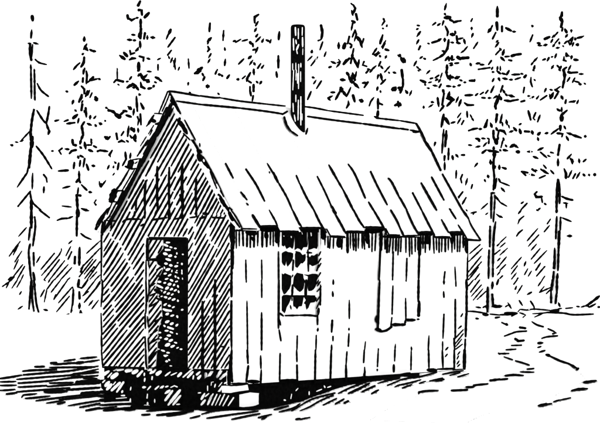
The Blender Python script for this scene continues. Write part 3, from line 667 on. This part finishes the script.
add(500,0,'M',"12 12,158 12,188;14 36,168 66,184;14 80,190 90,190;14 24,300 16,328;12 0,292 4,298;13 8,346 24,362;10 32,340 54,338;16 70,336 94,328;12 94,328 126,324;9 52,360 70,364;9 2,400 2,420")
add(500,0,'Q',"12 192,154 196,158;10 196,210 180,250;9 224,346 200,372;8 200,372 188,388;11 208,396 202,420")
add(500,0,'N',"14 372,74 370,94 358,112;18 360,106 374,128;14 374,130 366,162;11 376,168 372,184;14 390,176 400,194;14 428,182 428,190;8 346,194 334,208;11 334,208 314,224;16 296,222 268,234;10 404,208 394,222;10 224,258 240,260;10 230,272 250,274;13 264,272 280,268;9 316,236 306,254;8 352,234 330,260;10 356,254 356,262;10 326,268 318,278;10 340,288 354,286;12 388,260 410,244 418,268;8 438,224 424,266;8 436,222 410,252;11 450,228 452,238;9 442,256 434,276;12 464,228 490,222;7 490,222 502,216;16 460,268 468,268;11 378,276 380,278;14 398,320 402,336;10 402,330 414,336;12 384,342 382,362 396,366;12 430,338 428,350;12 446,358 466,360;9 338,324 330,346;11 310,342 316,340;8 256,360 272,354;10 294,346 284,364;11 320,394 310,410;10 344,394 360,410;12 366,400 356,418;8 400,404 376,418;9 424,394 412,418")
add(0,70,'A',"8 185,0 188,170;8 206,0 210,180;8 224,82 246,122 290,158;12 204,238 192,300 184,370;10 222,244 256,298 276,320;10 296,220 290,262 278,320;12 278,318 286,345 298,370;14 296,366 290,384;7 184,362 130,420;14 184,370 184,420;12 196,400 196,420")
add(0,70,'B',"13 503,0 500,22;11 518,8 522,30 518,80;12 540,60 560,42;8 520,78 545,60;12 545,62 580,54;11 590,52 600,56;11 498,48 496,72;12 470,68 446,90;14 398,128 404,130;14 490,98 506,115 506,140;10 525,126 514,158;9 536,124 526,150;9 552,138 540,164;30 575,168 578,176;11 490,148 474,192;10 496,150 484,180;13 440,184 434,202;13 494,206 488,242;10 496,186 490,196;12 514,228 518,280;9 498,240 516,260;12 452,242 456,246;18 462,270 440,288;9 330,306 352,300;10 386,308 408,300;12 402,322 448,316;12 472,294 468,314;12 542,276 540,292;10 574,278 564,290;11 526,322 546,330;14 572,330 576,336;12 506,312 490,336;14 490,336 500,392;12 498,390 486,420;6 434,416 440,420;8 546,416 550,420")
add(0,70,'C',"10 596,318 600,322")
add(100,70,'C',"7 103,0 104,60;12 84,74 96,60 140,70;8 108,86 114,90;11 236,0 228,4;8 284,8 306,10;14 230,34 244,22;16 246,28 262,60;10 282,28 260,50;22 284,64 290,68;12 262,56 280,64;16 334,44 352,52;10 352,54 370,68;9 188,42 178,56;10 160,70 168,68;10 328,72 338,76;14 164,106 180,94 200,86;18 196,84 216,100;12 216,100 230,118;10 204,108 196,104;14 244,76 248,100 268,110;12 290,112 308,108;12 320,100 324,94;12 232,146 240,148;12 218,160 224,246;14 246,202 260,230;10 36,226 44,230;14 50,242 80,250 100,272;24 96,268 118,282;14 118,272 150,244;12 160,248 140,244;18 172,222 184,232;14 160,272 184,280;11 204,236 200,268;8 224,280 232,300 226,330;10 242,264 246,328;11 30,304 32,306;16 0,322 8,324;12 172,340 166,396;22 190,352 196,362;12 206,352 204,370;10 228,352 230,372;9 142,370 128,392;24 34,404 44,410;11 60,400 46,416;11 98,380 104,416;24 210,396 208,412;8 190,408 180,392;9 276,404 266,420")
add(100,70,'P1',"9 530,76 528,90;12 538,136 542,142")
add(100,70,'E',"18 570,20 600,8")
add(200,70,'E',"14 0,8 4,4;10 14,22 22,36;11 28,42 18,62;22 42,98 50,98;10 108,140 114,146")
add(200,70,'F',"10 100,4 92,24;12 112,26 120,28;12 128,30 134,36;10 176,30 162,50;14 224,56 230,56;8 272,36 254,52;10 302,16 284,50;12 286,40 280,66;11 290,66 306,76;13 322,0 324,26;10 300,100 300,125 306,154;12 322,88 322,128;9 320,154 314,184;12 340,70 346,76;12 368,70 360,82")
add(200,70,'P3',"11 458,12 462,42")
add(300,70,'G',"14 76,44 82,46;8 96,62 82,82;9 128,66 100,110;11 66,130 46,176")
add(300,70,'H',"18 282,18 290,28;12 292,36 306,70;12 312,30 312,70;14 316,20 330,60;20 306,70 318,72;15 325,80 350,105;9 338,12 330,50;16 248,58 266,60;12 376,78 400,76;10 408,72 386,104;28 246,110 250,124;15 256,124 276,156;12 240,128 214,176;9 304,106 280,158;9 186,134 208,134;10 194,156 168,168;12 168,168 180,180;15 318,152 328,188;20 362,182 372,186;12 290,188 292,205 280,226")
add(300,70,'I',"9 412,0 396,18;8 434,0 420,12;9 470,30 464,52;12 484,24 492,60;11 512,58 486,84;12 466,104 462,120;9 482,126 484,132;9 442,166 424,190 416,214;12 468,174 468,232;10 468,196 494,208;14 468,248 464,286;9 520,0 508,12;10 532,14 536,18;10 560,14 574,18")
add(300,70,'J',"22 556,118 570,108;14 575,105 570,122;12 590,108 600,104;10 596,120 600,120;14 570,212 600,200;12 588,190 592,220")
add(400,70,'J',"16 10,0 16,50;14 18,55 18,100;14 14,100 2,136;14 34,124 44,138;8 70,124 58,152;14 0,200 2,212;8 0,108 6,112;9 0,122 8,124")
add(400,70,'L',"8 108,2 114,6;8 178,4 160,22;9 212,46 232,32;8 252,20 244,44;9 182,52 196,48;9 214,62 224,56;9 242,56 232,72;15 124,62 152,74;8 148,88 154,90;9 172,76 188,72;9 164,108 174,110;9 200,92 222,96;10 246,86 236,104;14 278,0 280,28;12 282,30 290,50;18 294,40 316,44;9 302,30 300,60;20 336,48 352,42;12 360,60 370,64;14 386,74 392,74;14 418,64 446,64;9 448,58 446,68;10 280,96 304,98;10 320,100 330,100;10 348,94 362,90;13 258,120 262,136;10 264,140 252,210;20 290,160 318,178;14 296,135 290,160;18 284,170 320,176;14 316,180 284,214;9 350,162 336,194;12 366,180 354,214;13 226,170 232,215;10 262,216 240,246;10 200,194 190,192;8 196,208 174,222;14 142,220 142,226;14 262,268 248,340;14 264,284 292,322;11 278,290 292,320;10 308,318 328,312;8 364,260 346,284;7 364,290 346,320;8 382,304 370,326;9 402,250 404,282;8 422,270 430,284;10 432,290 440,302;9 262,358 256,420;14 278,366 276,420;13 392,152 434,150;12 388,198 404,210 440,210")
add(400,70,'M',"14 584,8 600,20;11 556,12 562,12;12 556,66 562,54;13 592,50 598,62;11 560,104 546,134;7 564,96 556,112;8 528,122 514,140;8 500,134 482,146;8 466,142 454,152;10 492,166 510,168;10 532,168 544,168;9 562,168 580,156;16 590,160 570,220;12 575,232 570,200;9 596,146 586,200;14 582,266 576,312;14 524,300 512,340;18 516,335 508,342;13 544,322 550,338;10 412,364 440,354 464,350;11 478,354 486,354;12 578,348 584,362;14 560,364 560,398;10 592,370 586,400;14 458,412 474,416;11 494,410 508,412;10 560,398 566,420;10 590,404 584,420;9 526,410 534,414")
add(500,70,'M',"10 14,20 34,26;10 54,4 40,28;11 72,28 116,26;11 128,22 136,24;15 156,32 146,44;11 18,50 40,54;11 58,58 72,58;9 92,56 122,46;10 16,96 4,130;12 20,122 26,134;14 54,152 84,160;10 34,144 40,152;12 28,182 66,188;10 60,186 108,178;10 126,190 148,184;14 0,160 6,175;11 12,268 2,315;14 38,304 42,324;11 14,318 16,332;9 52,334 56,346;10 58,372 76,366;15 84,348 96,362;14 0,362 24,368 34,384;16 118,358 124,378;12 148,368 176,370;15 192,368 196,382;9 116,328 126,322;9 20,410 24,420")
add(500,70,'Q',"10 186,46 184,70 194,100;12 206,58 210,62;9 146,104 140,136;11 170,246 184,298;9 214,256 200,290 208,298;10 240,272 226,310")
add(500,70,'N',"16 380,0 388,30 386,60;14 386,55 376,104;12 408,12 428,18;12 430,16 464,14;12 478,24 496,24;10 418,46 404,68;9 448,50 436,72;10 450,68 474,74;12 476,84 484,86;10 506,80 512,84;8 360,100 332,120;12 330,118 352,130;10 352,130 328,170;11 276,112 268,130;9 302,118 312,120;9 168,156 178,156;8 182,170 202,160;8 232,156 220,172;9 280,154 242,180;16 318,140 304,168;14 298,150 306,166;14 368,158 376,172;12 396,180 392,198;10 418,192 436,188;12 436,192 450,186;10 470,182 462,200;12 346,236 356,244;9 370,226 370,248;12 400,244 366,272;24 370,270 370,300;16 362,336 362,360;12 386,340 392,350;12 346,380 376,384 372,398;8 338,360 308,384;14 240,376 228,388;12 274,380 284,378;12 404,378 436,388;15 436,390 484,406;14 510,398 514,398;14 400,402 408,418;10 226,406 230,420;9 348,354 320,376;8 198,0 204,4;8 356,0 362,4")
add(0,140,'A',"24 192,0 190,40;16 186,40 174,165;8 180,120 162,200;9 162,198 104,282;9 218,38 262,94 310,172;8 196,200 194,292;9 262,208 278,228 282,252;9 264,282 262,316;8 182,308 108,398;8 180,310 194,372 244,420;17 188,360 188,420;12 66,30 74,32;9 94,12 106,14;9 122,8 138,2")
add(0,140,'B',"8 310,66 318,66;12 372,50 354,64 366,84;10 392,54 412,56;14 434,0 440,28 456,32;13 486,0 480,22;13 480,42 488,48;12 456,60 430,66 418,80;14 508,16 514,50;10 546,0 548,30 526,30;10 562,36 578,44;12 534,60 554,68;9 584,68 600,62;12 468,98 470,108;10 482,94 498,102;11 508,112 500,160;11 446,136 442,170;10 482,124 478,156;14 520,148 530,178;12 554,154 566,156;12 352,186 408,182;12 474,190 476,240;14 474,232 458,252;10 476,240 482,256;10 378,288 418,278;11 490,270 520,300;11 536,312 548,314;9 470,288 466,320;12 464,330 484,334;14 460,330 466,420;8 374,396 426,402;8 576,360 566,376 576,390;10 490,412 520,420;8 596,250 600,280")
add(100,140,'C',"12 112,12 130,4 148,12;10 160,4 168,10;12 210,0 214,6;12 0,62 44,68;12 72,64 56,90;6 58,80 62,100;13 152,76 156,112;9 184,80 180,108;9 158,112 136,152;10 88,132 94,138;11 112,140 106,176;11 54,154 46,172;8 82,156 80,166;7 86,200 78,210;8 34,244 6,282;9 0,262 16,268")
add(400,140,'L',"9 256,0 252,78;13 274,0 272,38;10 292,52 290,116;11 268,96 266,122;11 268,136 268,176;9 212,14 206,34;12 314,96 318,116;12 338,90 346,100;11 370,90 386,90;9 338,184 336,228;9 374,208 364,232 370,256;9 404,232 394,268;9 434,268 428,290;9 376,312 334,366;9 396,346 374,384")
add(400,140,'M',"11 414,30 428,32;12 458,42 476,38;9 518,18 502,36;14 496,76 514,62;10 534,0 532,20;22 574,0 580,20;12 470,0 476,6;14 530,62 548,68;14 548,66 588,72;20 566,70 566,105;18 562,46 562,52;12 564,100 558,170;20 566,160 568,165;10 560,170 566,230 560,298;8 580,230 570,290;14 542,124 544,140;13 528,216 530,222;12 508,240 512,248;8 464,140 448,160;16 596,155 596,172;12 594,236 600,250;9 548,318 566,318;10 548,318 546,420;9 568,330 570,350;8 570,350 566,420;9 566,330 600,372;8 524,382 488,414")
add(500,140,'M',"9 18,0 6,45;13 34,32 38,38;18 66,40 82,30;13 82,28 106,44;16 100,70 114,72;11 22,60 44,64;12 0,60 4,64;12 16,166 34,172;8 0,252 56,274;10 10,290 26,308;8 0,374 38,396")
add(500,140,'N',"10 166,70 192,70;12 230,60 256,48;9 244,74 278,104;9 288,94 298,98;9 304,74 320,78;10 202,100 226,110;12 130,190 166,196;8 154,212 134,194;9 192,174 214,192;8 212,180 222,184;10 178,206 206,212;9 246,176 280,200;9 262,152 276,168;7 262,180 290,202;10 306,184 320,200;9 238,228 270,214;12 358,28 348,90;12 348,116 348,152;11 426,88 406,110;10 424,112 428,122;14 434,118 434,140;14 474,118 476,132;8 516,116 500,130;14 386,176 396,200 396,226;9 430,184 412,222;9 452,204 438,230;10 478,196 460,228;20 502,208 506,212;12 534,208 536,212;16 566,208 570,208;12 346,238 342,300 338,420;9 352,238 358,300 358,380;12 374,340 400,352 434,360;10 384,378 404,380;10 398,384 398,404")
add(500,140,'Q',"14 220,312 208,324 218,342 250,340;9 250,350 254,374;12 268,382 274,386;9 128,380 140,372;8 162,380 126,418;8 240,410 230,418")
add(0,210,'A',"16 188,0 188,104;8 180,104 172,180;9 208,42 212,100 198,214;9 236,0 296,46;9 180,205 172,260 184,400;8 184,400 188,420;9 202,256 204,336;11 200,376 208,420")
add(0,210,'B',"24 466,0 468,35;12 462,30 460,154;9 344,62 370,52 404,50;8 404,52 434,40;10 500,0 530,4;9 486,142 512,162 546,176;12 478,226 476,330;12 450,280 448,322")
add(0,210,'U1',"9 158,106 112,158;9 120,190 56,276;9 108,212 80,268;8 130,248 90,310;8 110,298 84,354;8 136,328 80,400;8 148,338 104,415;7 140,390 126,420;18 56,416 80,404;8 240,280 220,314;8 326,260 246,356;8 368,234 356,268 250,392;8 356,298 266,416;8 388,304 300,416;8 408,328 328,418;8 430,346 362,420;8 418,408 404,420;10 430,186 414,200;8 424,220 396,274;9 430,250 408,296;8 600,186 520,260;8 600,230 484,352;12 500,330 484,372;8 556,296 476,400;8 576,298 506,384;8 564,340 508,412;8 600,310 524,416;8 580,372 540,415;8 600,390 570,420;12 600,50 578,90;10 600,80 572,116;8 600,110 592,130")
add(0,280,'A',"14 188,0 184,80;8 182,60 174,174;12 204,0 210,60;9 210,60 218,140 232,194;8 196,40 192,100 204,186")
add(0,280,'B',"14 474,0 468,40;10 468,42 490,48 526,0;12 476,72 478,112;13 478,142 476,168;14 484,186 486,212")
add(0,280,'U1',"8 70,0 16,38;8 60,0 38,46;8 104,0 72,48;8 126,0 102,42;9 128,70 118,86;8 134,158 110,174;7 264,0 272,4;9 266,60 244,100;9 298,0 290,14;8 322,0 280,58;8 280,64 266,130;8 364,0 308,72;8 406,0 324,115;9 324,115 334,90;8 432,44 352,136;8 436,42 442,90 426,195;12 440,60 436,150;12 428,190 430,180;8 416,98 340,190;11 266,178 282,182;10 398,212 412,204;8 572,0 500,92;9 600,20 506,134;12 600,10 570,60;10 556,124 534,152;8 590,122 552,172;8 530,70 498,94")
add(400,210,'M',"8 546,0 546,50;8 566,0 560,70;9 540,98 538,220;10 574,72 562,170 558,345;8 534,240 530,340;10 532,345 530,410;9 558,352 558,400;8 580,26 600,42")
add(400,210,'U2',"8 398,0 402,4;10 428,18 456,12;12 440,24 442,18;8 516,26 526,18;8 480,208 418,262;8 494,230 414,308;8 486,278 410,372;8 488,312 414,396;8 470,346 412,418;8 478,382 450,418;9 598,200 584,214;8 600,240 560,272;8 600,290 586,304;8 600,330 580,350;8 600,370 584,390")
add(500,210,'M',"9 0,36 12,44")
add(500,210,'U2',"10 128,0 112,20;10 142,38 116,60 108,82;10 134,120 112,138 100,156;7 36,162 0,196;7 30,198 0,224;8 44,230 0,270;9 38,282 0,328;8 34,328 0,362;9 14,396 0,410;8 226,112 164,184;8 232,150 170,218;9 218,206 188,240;8 240,232 188,294;8 280,244 206,320;10 242,320 216,360;9 268,340 220,396;8 268,398 252,420;8 302,56 284,82;9 296,94 266,130;8 128,284 68,352;8 104,336 68,384;8 98,378 70,414;10 154,312 146,334;8 166,354 148,386;8 188,368 170,396;8 108,408 100,420")
add(500,210,'N',"12 340,0 338,14;9 340,40 334,172;9 364,44 362,120;14 356,130 352,230;10 352,230 348,362;10 328,230 326,350;14 328,290 324,350;12 322,370 318,420;12 346,384 342,420;10 376,48 424,68;12 408,156 424,156;8 222,0 228,4")
add(400,280,'U2',"8 440,0 412,34;8 478,0 424,72;7 488,30 428,98;7 496,54 440,120;7 516,68 464,116;8 500,164 524,150;12 516,160 522,170")
add(400,280,'M',"12 526,44 524,200;12 556,14 554,50;12 554,86 560,160;16 560,158 582,156;18 575,160 600,158;11 590,0 582,24")
add(500,280,'U2',"8 102,0 82,26;10 98,40 92,54;8 132,34 104,80;10 166,86 188,74;8 254,0 230,34;7 264,40 238,72;8 238,74 306,44;8 306,54 278,82;10 0,158 10,156;9 34,160 46,152;10 48,138 66,168;10 116,124 134,152;10 184,128 204,160 206,176")
add(500,280,'N',"13 316,0 308,60;10 306,60 306,136;12 342,0 342,80;10 340,80 334,140;12 352,140 358,154")
class DepthPlane:
    def __init__(s, y): s.y = y
    def hit(s, px, py): return CAM + ray(px, py) * s.y
TREE = {
 # key: depth, trunk axis (photo px, top to bottom), width px top/bottom, crown radius px at bottom, (name, label, category)
 'A': (110, [(32.3,15),(31.5,60),(33.2,100),(32,128),(30.5,150),(30,170),(31.5,195),(31.6,240),(32,275),(32.5,313)], .5, 3.6, 5, 'bare_tree', 'bare tall tree with a few drooping twigs, farthest left', 'tree'),
 'B': (107, [(84.2,36),(84,70),(83.5,95),(82,130),(80.5,150),(78.6,175),(77.5,200),(77.2,235),(78,270),(79.5,316)], .4, 2.6, 13, 'spruce_tree', 'slender spruce with small tufts between the bare tree and the cabin gable', 'tree'),
 'C': (112, [(140,0),(140.5,30),(138.5,65),(137.5,100),(138.5,125),(137,160),(136,312)], .4, 2.8, 17, 'spruce_tree', 'tall spruce rising to the top edge just left of the roof peak', 'tree'),
 'D': (125, [(171,29),(170,45),(171,70),(172,120),(172,310)], .3, 1.6, 6, 'spruce_tree', 'thin faint spruce of slanting strokes directly above the roof peak', 'tree'),
 'P1': (128, [(188.8,58),(189,88),(189,200),(189,310)], .3, 1.4, 3, 'bare_tree', 'thin bare pole of a tree just right of the roof peak', 'tree'),
 'E': (122, [(209.5,23),(208.5,50),(207.5,90),(207.5,310)], .3, 1.6, 9, 'spruce_tree', 'narrow spruce right of the roof peak with a dark tuft low on its left', 'tree'),
 'P2': (130, [(223.5,30),(225,66),(225,120),(225,310)], .3, 1.4, 3, 'bare_tree', 'thin bare tree left of the spruce with a cross-shaped top', 'tree'),
 'F': (116, [(256,14),(255.5,40),(253.5,65),(252,90),(252.5,310)], .4, 2.0, 15, 'spruce_tree', 'spruce with wide cross-shaped tufts midway between roof peak and stovepipe', 'tree'),
 'P3': (127, [(279,31),(278.4,68),(277,90),(277,310)], .3, 1.6, 3, 'bare_tree', 'bare thin tree close to the left side of the stovepipe', 'tree'),
 'G': (121, [(321.5,25),(320,50),(315,80),(314,310)], .3, 1.6, 9, 'spruce_tree', 'thin spruce with slanting twigs just right of the stovepipe', 'tree'),
 'H': (108, [(353.5,4),(354,30),(352,60),(350,95),(348,310)], .4, 2.6, 17, 'spruce_tree', 'dark dense spruce behind the roof, tallest between stovepipe and roof end', 'tree'),
 'I': (118, [(383.5,18),(381,45),(379,75),(378,100),(378,310)], .3, 1.8, 12, 'spruce_tree', 'small grey-looking spruce right of the dark dense one, over the ridge', 'tree'),
 'J': (113, [(403,55),(403,75),(402,90),(401,310)], .3, 1.6, 7, 'young_spruce', 'short dark spruce topping out low behind the roof end', 'tree'),
 'K': (126, [(418.5,25),(417,50),(417,80),(417,310)], .3, 1.4, 5, 'spruce_tree', 'faint dotted spruce between the short dark spruce and the thick right group', 'tree'),
 'L': (104, [(446,3),(446.5,30),(447,55),(446,75),(444,105),(444,135),(445,175),(446,310)], .5, 3.0, 20, 'spruce_tree', 'big ragged spruce rising beyond the right end of the roof', 'tree'),
 'K2': (129, [(471.8,19),(472,60),(471,150),(471,310)], .3, 1.4, 4, 'spruce_tree', 'faint dotted thin spruce between the two big ragged ones on the right', 'tree'),
 'M': (110, [(497.3,6),(497,40),(496,80),(496,120),(494,150),(494.2,185),(493,220),(491,260),(490,313)], .5, 4.4, 24, 'spruce_tree', 'big ragged spruce with bare lower trunk nearest right of the cabin', 'tree'),
 'Q': (124, [(532,25),(531,60),(531,120),(530,200),(529,311)], .3, 1.4, 8, 'spruce_tree', 'faint thin spruce between the two tall trunks at the right', 'tree'),
 'N': (136, [(562,12),(560,30),(566,60),(563,90),(561.5,120),(558.5,150),(558.2,180),(558.5,215),(557.5,250),(555.5,280),(553.5,303)], .5, 4.2, 22, 'spruce_tree', 'tall spruce with feathery crown and long bare trunk, farthest right', 'tree'),
}
tr_ = random.Random(31)
HIDP = [(106, 232), (169, 104), (297, 118), (414, 133), (470, 236), (463, 300), (463, 360), (106, 360)]
def hid_ok(x, y): return inside(x, y, HIDP) and inside(x - 3, y, HIDP) and inside(x + 3, y, HIDP)
HID = {'C': 172, 'D': 112, 'P1': 112, 'E': 112, 'P2': 115, 'F': 115, 'P3': 118, 'G': 124, 'H': 125, 'I': 128, 'J': 132, 'K': 140, 'L': 180}
def axis_x(ax, y):
    if y <= ax[0][1]: return ax[0][0]
    for (x0, y0), (x1, y1) in zip(ax, ax[1:]):
        if y <= y1: return x0 + (x1 - x0) * (y - y0) / (y1 - y0)
    return ax[-1][0]
def tube3(mb, wd, pts, depthf, gain=None):
    c, h = profile(pts, wd, 1.1 if gain is None else gain, .12)
    h[0] = h[1] * .6; h[-1] = h[-2] * .6
    P3 = []; r = []
    for i, (x, y) in enumerate(c):
        Y = depthf(i / (len(c) - 1)); P3.append(CAM + ray(x, y) * Y); r.append(h[i] * Y / F)
    mb.tube(P3, r, 1, 6)
for key, (Y, axp, w0, w1, cr_, name, label, cat) in TREE.items():
    gzl = .33
    base_y = axp[-1][1]
    # bring the foot to the ground: depth follows from the row where the trunk stands
    bp = CAM + ray(axp[-1][0], base_y) * Y
    root = empty(name, Vector((bp.x, Y, gzl)))
    tag(root, label, cat, 'trees behind the cabin')
    tk = MB(); cw = MB()
    ax = spline(axp, 6)
    pts = [CAM + ray(x, y) * Y for x, y in ax]
    y0 = axp[0][1]; yb = base_y
    rad = [((w0 + (w1 - w0) * ((y - y0) / (yb - y0)) ** .9) / 2) * Y / F for x, y in ax]
    pts.append(Vector((bp.x, Y, gzl - .1))); rad.append(rad[-1] * 1.15)
    tk.tube(pts, rad, 0, 8)
    for wd, sp in T.get(key, []):
        if name == 'bare_tree' and cw.v: cw.build('branch', root); cw = MB()
        ymid = sum(p[1] for p in sp) / len(sp)
        dev = max(abs(p[0] - axis_x(axp, p[1])) for p in sp)
        ww = (w0 + (w1 - w0) * max(0, (ymid - y0) / (yb - y0))) / 2
        vert = abs(sp[0][1] - sp[-1][1]) > 1.0 * abs(sp[0][0] - sp[-1][0])
        if dev < max(2.2, ww + 2.0) and vert:
            Yf = Y - (ww + .2) * Y / F
            tube3(tk, wd, sp, lambda u: Yf)
        else:
            rel = (ymid - y0) / max(60, min(yb - y0, 200)); rmax = (2.5 + cr_ * min(1, rel * 1.6)) * Y / F
            xo = abs(sum(p[0] for p in sp) / len(sp) - axis_x(axp, ymid)) * Y / F
            rem = math.sqrt(max(rmax * rmax - xo * xo, (.25 * rmax) ** 2))
            a = tr_.uniform(-1, 1) * rem; b = a + tr_.uniform(-.3, .3) * rem
            front = a - ww * Y / F if a < 0 else a
            if key == 'A' or (key == 'N' and ymid > 185) or (key == 'M' and ymid > 200):
                near0 = abs(sp[0][0] - axis_x(axp, sp[0][1])) < abs(sp[-1][0] - axis_x(axp, sp[-1][1]))
                a0, b0 = (0, a * .7) if near0 else (a * .7, 0)
                tube3(cw, wd, sp, lambda u: Y - .35 * (0) - ww * Y / F + a0 + (b0 - a0) * u if True else Y)
            else:
                # keep strokes that cross the trunk in front of it
                if xo < (ww + 1) * Y / F: a = -abs(a) - ww * Y / F; b = -abs(b) - ww * Y / F
                tube3(cw, wd, sp, lambda u: Y + a + (b - a) * u)
    if key in HID:
        # lower trunk and boughs of the trees that stand behind the cabin
        yt = HID[key]; ylow = 296
        for sgn in (-1, 1):
            y = yt + tr_.uniform(2, 8)
            while y < ylow:
                L = tr_.uniform(8, 22); x0 = axis_x(axp, y); x1 = axis_x(axp, y + L)
                ww = (w0 + (w1 - w0) * ((y - y0) / (yb - y0))) / 2
                Yf = Y - (ww + .2) * Y / F
                if hid_ok(x0 + sgn * ww, y) and hid_ok(x1 + sgn * ww, y + L): tube3(tk, 1.2, [(x0 + sgn * ww, y), (x1 + sgn * ww, y + L)], lambda u: Yf)
                y += L + tr_.uniform(1, 4)
        y = yt
        while y < 235 and name != 'bare_tree':
            rr = (cr_ + 3) * (1.05 if y < 190 else (245 - y) / 55)
            for q in range(5 if cr_ > 10 else 2):
                dx = tr_.uniform(-rr, rr); l = tr_.uniform(1.5, 4) * (1 if dx > 0 else -1); yy = y + abs(dx) * .18 + tr_.uniform(-1.5, 1.5)
                x = axis_x(axp, yy) + dx
                if hid_ok(x, yy) and hid_ok(x + l, yy):
                    a = tr_.uniform(-1, 1) * math.sqrt(max(rr * rr - dx * dx, 1)) * Y / F
                    tube3(cw, 1.8, [(x, yy), (x + l, yy + tr_.uniform(-2, 1.5))], lambda u: Y + a)
            y += tr_.uniform(3, 6)
    tk.build('trunk', root)
    if cw.v: cw.build('branch' if name == 'bare_tree' else 'crown', root)
for key, nm, label, (Ya, Yb) in (('U1', 'undergrowth', 'slanting dark brush and saplings under the trees left of the cabin', (98, 110)),
                       ('U2', 'undergrowth', 'slanting dark brush under the trees right of the cabin', (94, 108))):
    m = MB()
    for wd, sp in T[key]:
        yl = max(p[1] for p in sp)
        a = tr_.uniform(Ya, Yb); b = a + tr_.uniform(-.5, .5)
        tube3(m, wd, sp, lambda u: a + (b - a) * u, .7)
    o = m.build(nm); tag(o, label, 'brush', kind='stuff')
lg = MB()
for wd, sp in parse(500, 280, "17 592,100 560,125;12 560,125 520,154;9 520,152 536,162 572,144"):
    tube3(lg, wd, sp, lambda u: 104 - u * .3)
o = lg.build('fallen_branch'); tag(o, 'leaning broken branch on the ground at the far right edge', 'branch')
